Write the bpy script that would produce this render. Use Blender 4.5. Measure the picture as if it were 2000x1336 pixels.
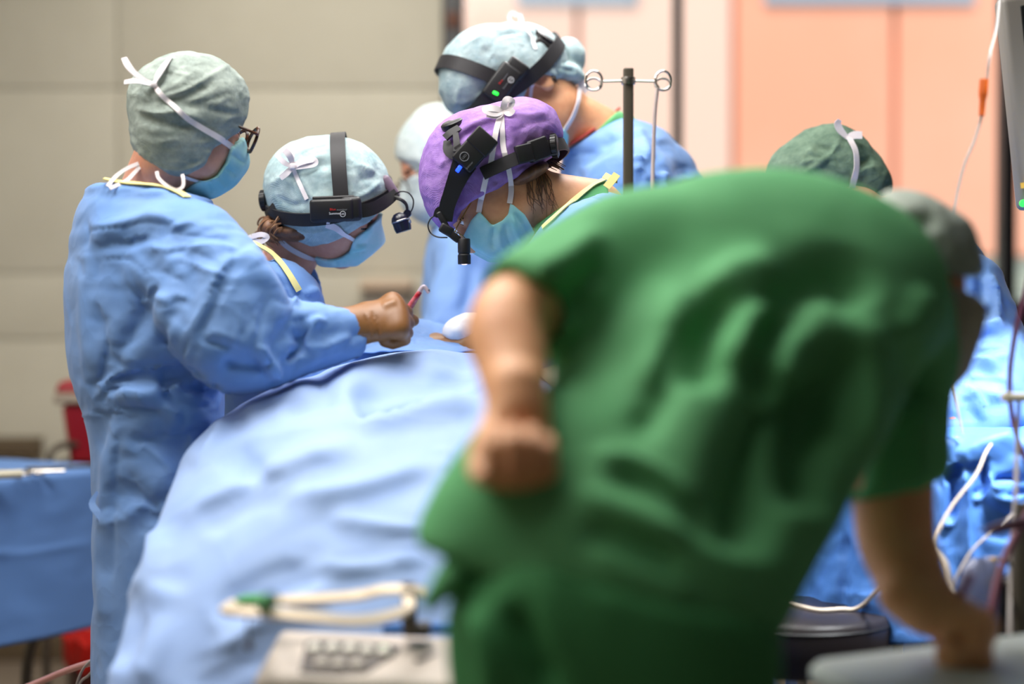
import bpy, bmesh, math, random
import numpy as np
from mathutils import Vector, Matrix, noise as mnoise

random.seed(7)
SC = bpy.context.scene
for o in list(bpy.data.objects):
    bpy.data.objects.remove(o, do_unlink=True)
COL = SC.collection

# ---------------------------------------------------------------- camera, world, lights, exposure
FPX, CZ = 3600.0, 1.25
PITCH = math.atan(68.0 / FPX)
cam = bpy.data.cameras.new('camera')
cam.sensor_fit = 'HORIZONTAL'; cam.sensor_width = 36.0; cam.lens = FPX / 2000.0 * 36.0
cam.clip_start = 0.05; cam.clip_end = 200
cam.dof.use_dof = True; cam.dof.focus_distance = 3.42; cam.dof.aperture_fstop = 1.15
camo = bpy.data.objects.new('camera', cam); COL.objects.link(camo)
camo.location = (0, 0, CZ); camo.rotation_euler = (math.pi / 2 - PITCH, 0, 0)
SC.camera = camo
SC.view_settings.view_transform = 'Standard'; SC.view_settings.look = 'None'
SC.view_settings.gamma = 1.0; SC.view_settings.use_curve_mapping = False
SC.view_settings.exposure = 0.0
try:
    SC.cycles.use_denoising = True; SC.cycles.max_bounces = 8; SC.cycles.diffuse_bounces = 4
    SC.cycles.sample_clamp_indirect = 6.0
except Exception:
    pass

wd = bpy.data.worlds.new('sky'); SC.world = wd; wd.use_nodes = True
bg = wd.node_tree.nodes['Background']; bg.inputs[0].default_value = (0.80, 0.90, 1.0, 1); bg.inputs[1].default_value = 1.3


def light(name, kind, loc, target, power, color=(1, 1, 1), size=1.0, size_y=None, spot=60, blend=0.5):
    l = bpy.data.lights.new(name, kind); l.energy = power; l.color = color
    if kind == 'AREA':
        l.shape = 'RECTANGLE'; l.size = size; l.size_y = size_y or size
    elif kind == 'SPOT':
        l.spot_size = math.radians(spot); l.spot_blend = blend; l.shadow_soft_size = size
    elif kind == 'SUN':
        l.angle = math.radians(2)
    o = bpy.data.objects.new(name, l); COL.objects.link(o); o.location = loc
    d = Vector(target) - Vector(loc)
    o.rotation_euler = d.to_track_quat('-Z', 'Y').to_euler()
    return o


light('sun', 'SUN', (0, 0, 20), (2.5, 9, 5.5), 2.5, (1.0, 0.93, 0.86))
light('ceiling_light_over_table', 'AREA', (-0.15, 3.3, 2.93), (-0.15, 3.3, 0), 40, (1.0, 0.98, 0.95), 1.6, 1.2)
light('ceiling_light_left', 'AREA', (-1.5, 2.7, 2.93), (-1.3, 2.7, 0), 32, (1.0, 0.97, 0.92), 1.2, 0.6)
light('ceiling_light_wall', 'AREA', (-0.4, 5.2, 2.93), (-0.2, 5.6, 0), 30, (1.0, 0.95, 0.86), 1.6, 0.6)
light('fill_light_mid', 'AREA', (-0.55, 2.75, 2.93), (-0.5, 2.75, 0), 24, (1.0, 0.97, 0.93), 1.2, 0.6)  # unseen fill lamp, added to brighten faces and other camera-facing surfaces
light('fill_light_front', 'AREA', (-1.3, 1.25, 2.93), (-1.2, 1.4, 0), 9, (1.0, 0.95, 0.88), 1.2, 0.6)  # unseen front-left fill lamp, added to lift the green figure's arm and hand
light('surgical_lamp_field', 'SPOT', (0.25, 4.2, 2.55), (-0.12, 3.5, 1.15), 110, (1.0, 0.98, 0.97), 0.25, spot=34, blend=0.8)
light('surgical_lamp_side', 'SPOT', (1.25, 2.62, 2.6), (0.90, 3.12, 1.0), 680, (0.95, 0.98, 1.0), 0.2, spot=26, blend=0.6)


# ---------------------------------------------------------------- pixel <-> place helpers
_cp, _sp = math.cos(PITCH), math.sin(PITCH)


def W(px, py, Y):
    dx = (px - 1000.0) / FPX; dz = -(py - 668.0) / FPX
    ry = _cp + dz * _sp; rz = -_sp + dz * _cp
    t = Y / ry
    return np.array([dx * t, Y, CZ + rz * t])


def ray(px, py):
    v = W(px, py, 1.0) - np.array([0, 0, CZ]); return v


def pix(V):
    V = np.asarray(V, float)
    y = V[:, 1]; z = V[:, 2] - CZ
    f = y * _cp - z * _sp; u = y * _sp + z * _cp
    return np.stack([1000 + FPX * V[:, 0] / f, 668 - FPX * u / f], 1)


def nrm(v):
    v = np.asarray(v, float); return v / (np.linalg.norm(v) + 1e-12)


# ---------------------------------------------------------------- object helpers
ORG = {}


def put(o, parent, base):
    COL.objects.link(o)
    if parent is not None:
        o.parent = parent
    o.location = tuple(base)


def obj(name, V, F, mat, parent=None, base=None, smooth=True, label=None, mats=None, midx=None, auto=None):
    """one mesh object from world-space vertices; its origin is its thing's base"""
    V = np.asarray(V, float)
    pb = ORG[parent.name] if parent is not None else np.zeros(3)
    if parent is None:
        if base is None:
            base = np.array([V[:, 0].mean(), V[:, 1].mean(), V[:, 2].min()])
        org = np.asarray(base, float)
    else:
        org = pb
    me = bpy.data.meshes.new(name)
    Vl = V - org
    if isinstance(F, np.ndarray):
        nf, k = F.shape
        me.vertices.add(len(Vl)); me.vertices.foreach_set('co', Vl.astype(np.float32).ravel())
        me.loops.add(nf * k); me.loops.foreach_set('vertex_index', F.astype(np.int32).ravel())
        me.polygons.add(nf)
        me.polygons.foreach_set('loop_start', np.arange(0, nf * k, k, dtype=np.int32))
        try:
            me.polygons.foreach_set('loop_total', np.full(nf, k, dtype=np.int32))
        except Exception:
            pass
        me.update(calc_edges=True)
    else:
        me.from_pydata([tuple(v) for v in Vl], [], [tuple(int(i) for i in f) for f in F]); me.update()
    for m in (mats or [mat]):
        me.materials.append(m)
    n = len(me.polygons)
    if midx is not None:
        me.polygons.foreach_set('material_index', np.asarray(midx, dtype=np.int32))
    if smooth:
        me.polygons.foreach_set('use_smooth', np.ones(n, dtype=bool))
        if auto is not None:
            me.set_sharp_from_angle(angle=math.radians(auto))
    me.validate()
    o = bpy.data.objects.new(name, me)
    put(o, parent, np.zeros(3) if parent is not None else org)
    ORG[o.name] = org
    if label:
        o['label'] = label
    return o


def empty(name, base, label, cat, group=None):
    o = bpy.data.objects.new(name, None); o.empty_display_size = 0.05
    put(o, None, base); ORG[o.name] = np.asarray(base, float)
    return tag(o, label, cat, group)


def tag(o, label, cat, group=None, kind=None):
    if label: o['label'] = label
    if cat: o['category'] = cat
    if group: o['group'] = group
    if kind: o['kind'] = kind
    return o


def struct(o):
    o['kind'] = 'structure'; return o


# ---------------------------------------------------------------- mesh builder for hard things
class MB:
    def __init__(self):
        self.V = []; self.F = []

    def add(self, V, F):
        n = len(self.V)
        self.V += [tuple(v) for v in V]; self.F += [tuple(i + n for i in f) for f in F]
        return self

    def box(self, c, half, R=None, bev=0.0):
        R = np.eye(3) if R is None else np.asarray(R)
        c = np.asarray(c, float); h = np.asarray(half, float)
        if bev <= 0:
            P = [(x, y, z) for x in (-1, 1) for y in (-1, 1) for z in (-1, 1)]
            V = [c + R @ (h * np.array(p)) for p in P]
            F = [(0, 1, 3, 2), (4, 6, 7, 5), (0, 4, 5, 1), (2, 3, 7, 6), (0, 2, 6, 4), (1, 5, 7, 3)]
            return self.add(V, F)
        bm = bmesh.new(); bmesh.ops.create_cube(bm, size=2.0)
        for v in bm.verts:
            v.co = Vector((v.co.x * h[0], v.co.y * h[1], v.co.z * h[2]))
        bmesh.ops.bevel(bm, geom=bm.edges[:], offset=min(bev, h.min() * 0.98), segments=3, profile=0.5, affect='EDGES')
        bm.verts.ensure_lookup_table()
        V = [c + R @ np.array(v.co) for v in bm.verts]
        F = [[v.index for v in f.verts] for f in bm.faces]
        bm.free()
        return self.add(V, F)

    def tube(self, pts, r, n=10, cap=True, sub=0):
        P = np.array(pts, float)
        if sub:
            P, r = smooth_line(P, r, sub)
        m = len(P)
        rr = np.full(m, r, float) if np.isscalar(r) else np.asarray(r, float)
        T = np.gradient(P, axis=0); T /= np.linalg.norm(T, axis=1)[:, None] + 1e-12
        u = np.cross(T[0], [0.1, 0.2, 1.0]); u = nrm(u)
        V = []
        for i in range(m):
            u = nrm(u - T[i] * np.dot(u, T[i])); w = np.cross(T[i], u)
            for k in range(n):
                a = 2 * math.pi * k / n
                V.append(P[i] + rr[i] * (math.cos(a) * u + math.sin(a) * w))
        F = []
        for i in range(m - 1):
            for k in range(n):
                a = i * n + k; b = i * n + (k + 1) % n
                F.append((a, b, b + n, a + n))
        if cap:
            F.append(tuple(range(n))[::-1]); F.append(tuple(range((m - 1) * n, m * n)))
        return self.add(V, F)

    def lathe(self, c, prof, axis=(0, 0, 1), n=32, ex=(1, 1)):
        """prof: list of (radius, height)"""
        a = nrm(axis); u = nrm(np.cross(a, [0.3, 0.1, 1.0] if abs(a[2]) < 0.9 else [1.0, 0, 0])); w = np.cross(a, u)
        V = []
        for r, h in prof:
            for k in range(n):
                t = 2 * math.pi * k / n
                V.append(np.asarray(c) + a * h + r * (ex[0] * math.cos(t) * u + ex[1] * math.sin(t) * w))
        F = []
        for i in range(len(prof) - 1):
            for k in range(n):
                p = i * n + k; q = i * n + (k + 1) % n
                F.append((p, q, q + n, p + n))
        F.append(tuple(range(n))[::-1]); F.append(tuple(range((len(prof) - 1) * n, len(prof) * n)))
        return self.add(V, F)

    def ribbon(self, C, N, w, t=0.0012, sub=0, closed=False):
        """flat strap along C, N = outward normals, w = full width"""
        C = np.array(C, float); N = np.array(N, float)
        if N.ndim == 1:
            N = np.tile(N, (len(C), 1))
        ww = np.full(len(C), w, float) if np.isscalar(w) else np.asarray(w, float)
        if sub:
            n0 = len(C)
            C, ww = smooth_line(C, ww, sub)
            ti = np.linspace(0, n0 - 1, len(C))
            N = np.stack([np.interp(ti, np.arange(n0), N[:, k]) for k in range(3)], 1)
        m = len(C)
        if closed:
            T = np.roll(C, -1, 0) - np.roll(C, 1, 0)
        else:
            T = np.gradient(C, axis=0)
        T /= np.linalg.norm(T, axis=1)[:, None] + 1e-12
        S = np.cross(T, N); S /= np.linalg.norm(S, axis=1)[:, None] + 1e-12
        N = np.cross(S, T)
        V = []
        for i in range(m):
            a = S[i] * ww[i] / 2; b = N[i] * t / 2
            V += [C[i] - a + b, C[i] + a + b, C[i] + a - b, C[i] - a - b]
        F = []
        for i in range(m if closed else m - 1):
            j = (i + 1) % m
            for k in range(4):
                F.append((4 * i + k, 4 * i + (k + 1) % 4, 4 * j + (k + 1) % 4, 4 * j + k))
        if not closed:
            F.append((0, 1, 2, 3)); F.append((4 * m - 1, 4 * m - 2, 4 * m - 3, 4 * m - 4))
        return self.add(V, F)

    def ngon(self, P, thick):
        """closed outline P (k,3) extruded by vector thick"""
        P = np.array(P, float); k = len(P); Q = P + np.asarray(thick)
        F = [tuple(range(k)), tuple(range(2 * k - 1, k - 1, -1))]
        for i in range(k):
            j = (i + 1) % k; F.append((i, i + k, j + k, j))
        return self.add(list(P) + list(Q), F)

    def build(self, name, mat, parent=None, smooth=True, auto=40, label=None, base=None):
        o = obj(name, np.array(self.V), self.F, mat, parent, base, smooth, label, auto=auto)
        bm = bmesh.new(); bm.from_mesh(o.data); bmesh.ops.recalc_face_normals(bm, faces=bm.faces[:]); bm.to_mesh(o.data); bm.free()
        return o


def smooth_line(P, r, sub=6):
    """Catmull-Rom through P (and radii)"""
    P = np.array(P, float); m = len(P)
    rr = np.full(m, r, float) if np.isscalar(r) else np.asarray(r, float)
    Q = np.concatenate([P, rr[:, None]], 1)
    E = np.concatenate([[2 * Q[0] - Q[1]], Q, [2 * Q[-1] - Q[-2]]])
    out = []
    for i in range(m - 1):
        a, b, c, d = E[i], E[i + 1], E[i + 2], E[i + 3]
        for k in range(sub):
            t = k / sub
            out.append(0.5 * (2 * b + (c - a) * t + (2 * a - 5 * b + 4 * c - d) * t * t + (3 * b - a - 3 * c + d) * t ** 3))
    out.append(Q[-1])
    out = np.array(out)
    return out[:, :3], np.maximum(out[:, 3], 1e-4)


# ---------------------------------------------------------------- signed-distance sculpting
class Sd:
    def __init__(self, f, lo, hi):
        self.f = f; self.lo = np.array(lo, float); self.hi = np.array(hi, float)


def ell(c, r, R=None):
    c = np.asarray(c, float); r = np.asarray(r, float)
    R = np.eye(3) if R is None else np.asarray(R, float)

    def f(P):
        q = (P - c) @ R
        k0 = np.sqrt(((q / r) ** 2).sum(1)); k1 = np.sqrt(((q / r ** 2) ** 2).sum(1)) + 1e-9
        return k0 * (k0 - 1) / k1
    m = r.max()
    return Sd(f, c - m, c + m)


def chain(pts, r, sub=0, flat=None, ax=None):
    """tapered limb through pts; flat: radius multiplier along axis ax (per point or scalar)"""
    P = np.array(pts, float)
    n0 = len(P)
    rr = np.full(n0, r, float) if np.isscalar(r) else np.asarray(r, float)
    fl = None
    if flat is not None:
        fl = np.full(n0, flat, float) if np.isscalar(flat) else np.asarray(flat, float)
        A = np.asarray(ax, float)
        if A.ndim == 1:
            A = np.tile(A, (n0, 1))
    if sub and n0 > 2:
        P2, r2 = smooth_line(P, rr, sub)
        ti = np.linspace(0, n0 - 1, len(P2))
        if fl is not None:
            A = np.stack([np.interp(ti, np.arange(n0), A[:, k]) for k in range(3)], 1)
            fl = np.interp(ti, np.arange(n0), fl)
        P, rr = P2, r2
    if fl is not None:
        A = A / np.linalg.norm(A, axis=1)[:, None]

    def f(X):
        best = np.full(len(X), 1e9)
        for i in range(len(P) - 1):
            a, b = P[i], P[i + 1]; d = b - a; L2 = d @ d + 1e-12
            t = np.clip(((X - a) @ d) / L2, 0, 1)
            q = X - (a + t[:, None] * d)
            if fl is not None:
                s = fl[i] + (fl[i + 1] - fl[i]) * t
                ai = nrm(A[i] + A[i + 1])
                u = q @ ai
                q = q + ai[None, :] * (u * (1 / s - 1))[:, None]
            dd = np.sqrt((q * q).sum(1)) - (rr[i] + (rr[i + 1] - rr[i]) * t)
            best = np.minimum(best, dd)
        return best
    m = rr.max() * (max(1.0, fl.max()) if fl is not None else 1.0)
    return Sd(f, P.min(0) - m, P.max(0) + m)


def sbox(c, half, R=None, rnd=0.01):
    c = np.asarray(c, float); h = np.asarray(half, float) - rnd
    R = np.eye(3) if R is None else np.asarray(R, float)

    def f(P):
        q = np.abs((P - c) @ R) - h
        return np.sqrt((np.maximum(q, 0) ** 2).sum(1)) + np.minimum(q.max(1), 0) - rnd
    m = np.linalg.norm(half)
    return Sd(f, c - m, c + m)


def smin(a, b, k):
    if k <= 0:
        return np.minimum(a, b)
    h = np.maximum(k - np.abs(a - b), 0) / k
    return np.minimum(a, b) - h * h * k * 0.25


def U(k, *s):
    s = list(s)

    def f(P):
        d = s[0].f(P)
        for q in s[1:]:
            d = smin(d, q.f(P), k)
        return d
    return Sd(f, np.min([q.lo for q in s], 0), np.max([q.hi for q in s], 0))


def SUB(k, a, b):
    return Sd(lambda P: -smin(-a.f(P), b.f(P), k), a.lo, a.hi)


def INT(k, a, b):
    return Sd(lambda P: -smin(-a.f(P), -b.f(P), k), a.lo, a.hi)


def OFF(a, e):
    return Sd(lambda P: a.f(P) - e, a.lo - e, a.hi + e)


def HALF(p, n):
    """keeps the side opposite to n"""
    p = np.asarray(p, float); n = nrm(n)
    return Sd(lambda P: (P - p) @ n, [-9] * 3, [9] * 3)


def poly2(Q, frame):
    """2D polygon prism: frame(P) -> (k,2) coordinates"""
    Q = np.array(Q, float)

    def f(P):
        X = frame(P)
        d = np.full(len(X), 1e9); s = np.ones(len(X))
        n = len(Q)
        for i in range(n):
            a = Q[i]; b = Q[i - 1]
            e = b - a; w = X - a
            t = np.clip((w @ e) / (e @ e + 1e-12), 0, 1)
            v = w - t[:, None] * e
            d = np.minimum(d, (v * v).sum(1))
            c1 = X[:, 1] >= a[1]; c2 = X[:, 1] < b[1]; c3 = e[0] * w[:, 1] > e[1] * w[:, 0]
            flip = (c1 & c2 & c3) | (~c1 & ~c2 & ~c3)
            s[flip] *= -1
        return s * np.sqrt(d)
    return Sd(f, [-9] * 3, [9] * 3)


def polygonize(S, h, pad=2):
    """surface nets over a sparse block grid -> V, F(quads)"""
    lo = S.lo - pad * h; hi = S.hi + pad * h
    B = 8
    nb = np.ceil((hi - lo) / (h * B)).astype(int) + 1
    n = nb * B
    bi = np.stack(np.meshgrid(*[np.arange(k) for k in nb], indexing='ij'), -1).reshape(-1, 3)
    bc = lo + (bi * B + (B - 1) / 2) * h
    dc = S.f(bc)
    act = np.abs(dc) < h * B * 0.87 * 1.8 + 2 * h
    D = np.where(dc.reshape(nb) < 0, -1.0, 1.0).astype(np.float32)
    D = D.repeat(B, 0).repeat(B, 1).repeat(B, 2)
    off = np.stack(np.meshgrid(*[np.arange(B)] * 3, indexing='ij'), -1).reshape(-1, 3)
    ab = bi[act]
    for s in range(0, len(ab), 400):
        q = ab[s:s + 400]
        I = (q[:, None, :] * B + off[None]).reshape(-1, 3)
        D[I[:, 0], I[:, 1], I[:, 2]] = S.f(lo + I * h)
    D[D == 0] = 1e-7
    ins = D < 0
    cnt = np.zeros(np.array(D.shape) - 1, np.int8)
    for c in range(8):
        i, j, k = c >> 2 & 1, c >> 1 & 1, c & 1
        cnt += ins[i:ins.shape[0] - 1 + i, j:ins.shape[1] - 1 + j, k:ins.shape[2] - 1 + k]
    cells = np.argwhere((cnt > 0) & (cnt < 8))
    idx = np.full(cnt.shape, -1, np.int32)
    idx[cells[:, 0], cells[:, 1], cells[:, 2]] = np.arange(len(cells))
    acc = np.zeros((len(cells), 3)); num = np.zeros(len(cells))
    cor = np.array([(i, j, k) for i in (0, 1) for j in (0, 1) for k in (0, 1)])
    for a in range(8):
        for b in range(a + 1, 8):
            if np.abs(cor[a] - cor[b]).sum() != 1:
                continue
            ca = cells + cor[a]; cb = cells + cor[b]
            da = D[ca[:, 0], ca[:, 1], ca[:, 2]]; db = D[cb[:, 0], cb[:, 1], cb[:, 2]]
            m = (da < 0) != (db < 0)
            t = da[m] / (da[m] - db[m])
            acc[m] += cor[a] + t[:, None] * (cor[b] - cor[a]); num[m] += 1
    V = lo + (cells + acc / num[:, None]) * h
    Fs = []
    for ax in range(3):
        o1 = (ax + 1) % 3; o2 = (ax + 2) % 3
        sl0 = [slice(1, -1)] * 3; sl1 = [slice(1, -1)] * 3
        sl0[ax] = slice(0, -1); sl1[ax] = slice(1, None)
        A = ins[tuple(sl0)]; Bm = ins[tuple(sl1)]
        e = np.argwhere(A != Bm)
        st = A[tuple(e.T)]
        base = e.copy(); base[:, o1] += 1; base[:, o2] += 1
        ok = np.ones(len(base), bool)
        q = []
        for d1, d2 in ((-1, -1), (0, -1), (0, 0), (-1, 0)):
            c = base.copy(); c[:, o1] += d1; c[:, o2] += d2
            g = np.all((c >= 0) & (c < np.array(idx.shape)), 1)
            ok &= g; c = np.clip(c, 0, np.array(idx.shape) - 1)
            q.append(idx[c[:, 0], c[:, 1], c[:, 2]])
        q = np.stack(q, 1)
        ok &= (q >= 0).all(1)
        q = np.where(st[:, None], q, q[:, ::-1])[ok]
        Fs.append(q)
    return V, np.concatenate(Fs).astype(np.int32)


def vnormals(V, F):
    a = V[F[:, 2]] - V[F[:, 0]]; b = V[F[:, 3]] - V[F[:, 1]]
    fn = np.cross(a, b)
    N = np.zeros_like(V)
    for k in range(4):
        for c in range(3):
            N[:, c] += np.bincount(F[:, k], fn[:, c], len(V))
    return N / (np.linalg.norm(N, axis=1)[:, None] + 1e-12)


def lap(V, F, it=1, lam=0.5):
    E = np.concatenate([F[:, [0, 1]], F[:, [1, 2]], F[:, [2, 3]], F[:, [3, 0]]])
    deg = np.bincount(E[:, 0], minlength=len(V)) + np.bincount(E[:, 1], minlength=len(V))
    for _ in range(it):
        S = np.zeros_like(V)
        for c in range(3):
            S[:, c] = np.bincount(E[:, 0], V[E[:, 1], c], len(V)) + np.bincount(E[:, 1], V[E[:, 0], c], len(V))
        V = V + lam * (S / np.maximum(deg, 1)[:, None] - V)
    return V


# vectorised gradient noise
_rs = np.random.RandomState(11)
_perm = np.concatenate([_rs.permutation(256)] * 3)
_grad = _rs.normal(size=(256, 3)); _grad /= np.linalg.norm(_grad, axis=1)[:, None]


def perlin(P):
    i = np.floor(P).astype(int); f = P - i; i &= 255
    u = f * f * f * (f * (f * 6 - 15) + 10)
    r = 0
    for dx in (0, 1):
        for dy in (0, 1):
            for dz in (0, 1):
                h = _perm[_perm[_perm[i[:, 0] + dx] + i[:, 1] + dy] + i[:, 2] + dz]
                g = _grad[h]
                d = ((f - np.array([dx, dy, dz])) * g).sum(1)
                w = (u[:, 0] if dx else 1 - u[:, 0]) * (u[:, 1] if dy else 1 - u[:, 1]) * (u[:, 2] if dz else 1 - u[:, 2])
                r = r + w * d
    return r


def crumple(V, N, amp, scale, stretch=(1, 1, 1), seed=0.0, w=1.0, octs=3):
    """sharp-ridged creases like stiff non-woven cloth"""
    P = V * scale * np.array(stretch) + seed
    P = P + 0.5 * np.stack([perlin(P * 0.7 + 9.1), perlin(P * 0.7 + 3.7), perlin(P * 0.7 + 5.3)], 1)
    d = np.zeros(len(V)); a = 1.0
    for o in range(octs):
        d += a * (0.35 - np.abs(perlin(P))) ; a *= 0.5; P = P * 2.03 + 17.3
    return V + N * (amp * d * w)[:, None]


def pdist(X, L, closed=False):
    """signed 2D distance and arc position along polyline L (0..1)"""
    L = np.array(L, float)
    seg = np.linalg.norm(np.diff(L, axis=0), axis=1); cum = np.concatenate([[0], np.cumsum(seg)])
    best = np.full(len(X), 1e18); sg = np.zeros(len(X)); tt = np.zeros(len(X))
    for i in range(len(L) - 1):
        e = L[i + 1] - L[i]; w = X - L[i]
        t = np.clip((w @ e) / (e @ e + 1e-9), 0, 1)
        v = w - t[:, None] * e; d = (v * v).sum(1)
        m = d < best
        best[m] = d[m]
        sg[m] = np.sign(e[0] * w[m, 1] - e[1] * w[m, 0]); tt[m] = (cum[i] + t[m] * seg[i]) / cum[-1]
    return np.sqrt(best) * np.where(sg == 0, 1, sg), tt


def folds(V, F, strokes, face=0.05):
    """sculpt fold strokes as seen from the photographer's side: (kind, r_px, amp_m, [(x,y)...])"""
    V = V.copy()
    camp = np.array([0, 0, CZ])
    for kind, r, amp, L in strokes:
        N = vnormals(V, F)
        X = pix(V)
        L = np.array(L, float)
        if len(L) > 2:
            L3 = np.concatenate([L, np.zeros((len(L), 1))], 1); L = smooth_line(L3, 1.0, 5)[0][:, :2]
        lo = L.min(0) - 4 * r; hi = L.max(0) + 4 * r
        s = np.where(((X > lo) & (X < hi)).all(1))[0]
        if len(s) == 0: continue
        view = camp - V[s]; view /= np.linalg.norm(view, axis=1)[:, None]
        fac = np.clip(((view * N[s]).sum(1) + 0.15) / 0.35, 0, 1)
        d, t = pdist(X[s], L)
        q = d / r
        taper = np.clip(np.minimum(t, 1 - t) * 5, 0, 1) ** 0.7
        taper = np.maximum(taper, 0.0)
        if kind == 'ridge': g = np.exp(-q * q)
        elif kind == 'valley': g = -np.exp(-q * q)
        elif kind == 'crease': g = -np.exp(-np.abs(q) * 1.5)
        elif kind == 'stepL': g = np.where(q >= 0, np.exp(-q * 0.9), 1.25 * np.exp(np.minimum(q, 0) * 5) - 0.25 * np.exp(np.minimum(q, 0) * 1.2))
        elif kind == 'stepR': g = np.where(q <= 0, np.exp(np.minimum(q, 0) * 0.9), 1.25 * np.exp(-np.maximum(q, 0) * 5) - 0.25 * np.exp(-np.maximum(q, 0) * 1.2))
        V[s] += N[s] * (amp * g * fac * taper)[:, None]
    return V


def buckle(V, F, ex=0.04, fields=(), it=60, nmin=-0.008, nmax=0.014, tmax=0.02, bend=0.12, grav=0.0002, seed=0.002):
    """lets cloth that is a little too large for its shape crease and settle; fields: (centre, radius, direction, extra excess)"""
    N = vnormals(V, F); V0 = V.copy()
    E = np.concatenate([F[:, [0, 1]], F[:, [1, 2]], F[:, [2, 3]], F[:, [3, 0]]])
    E = np.unique(np.sort(E, 1), axis=0)
    Dg = np.concatenate([F[:, [0, 2]], F[:, [1, 3]]])
    A = np.concatenate([E, Dg]); a, b = A[:, 0], A[:, 1]
    e = V[b] - V[a]; L = np.linalg.norm(e, axis=1); e = e / (L[:, None] + 1e-12)
    mid = (V[a] + V[b]) / 2
    s = np.full(len(A), 1.0 + ex)
    for c, r, d, k in fields:
        w = np.exp(-((mid - c) ** 2).sum(1) / r ** 2)
        s += k * w * ((e @ nrm(d)) ** 2 if d is not None else 1.0)
    L = L * s
    wgt = np.concatenate([np.ones(len(E)), 0.6 * np.ones(len(Dg))])
    deg = np.bincount(a, wgt, len(V)) + np.bincount(b, wgt, len(V))
    ne = len(E); da = np.bincount(E[:, 0], minlength=len(V)) + np.bincount(E[:, 1], minlength=len(V))
    X = V + N * (seed * perlin(V * 30))[:, None] + N * (seed * 0.7 * perlin(V * 70 + 4.4))[:, None]
    prev = X.copy()
    for k in range(it):
        vel = (X - prev) * 0.85; prev = X.copy(); X = X + vel
        X[:, 2] -= grav
        for _ in range(2):
            d = X[b] - X[a]; l = np.linalg.norm(d, axis=1) + 1e-9
            c = d * (0.5 * wgt * (l - L) / l)[:, None]
            C = np.zeros_like(X)
            for q in range(3):
                C[:, q] = np.bincount(a, c[:, q], len(X)) - np.bincount(b, c[:, q], len(X))
            X = X + 1.6 * C / deg[:, None]
        S = np.zeros_like(X)
        for q in range(3):
            S[:, q] = np.bincount(E[:, 0], X[E[:, 1], q], len(X)) + np.bincount(E[:, 1], X[E[:, 0], q], len(X))
        X = X + bend * (S / da[:, None] - X)
        D = X - V0; n = (D * N).sum(1); t = D - n[:, None] * N
        n = np.clip(n, nmin, nmax); tl = np.linalg.norm(t, axis=1) + 1e-9
        t = t * np.minimum(1, tmax / tl)[:, None]
        X = V0 + n[:, None] * N + t
    return X


def surf(S, o, D, lo=0.02, hi=0.3):
    """distance from o along unit directions D to the outer surface of S"""
    o = np.asarray(o, float); D = np.atleast_2d(np.asarray(D, float))
    ts = np.linspace(hi, lo, 90)
    out = np.full(len(D), np.nan)
    for t in ts:
        d = S.f(o + D * t)
        m = np.isnan(out) & (d <= 0)
        out[m] = t
    out = np.where(np.isnan(out), lo, out)
    for _ in range(4):
        out = out + S.f(o + D * out[:, None])
    return out


# ---------------------------------------------------------------- materials
def lin(c):
    c = np.array(c, float) / 255.0
    return tuple(np.where(c <= 0.04045, c / 12.92, ((c + 0.055) / 1.055) ** 2.4))


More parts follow.
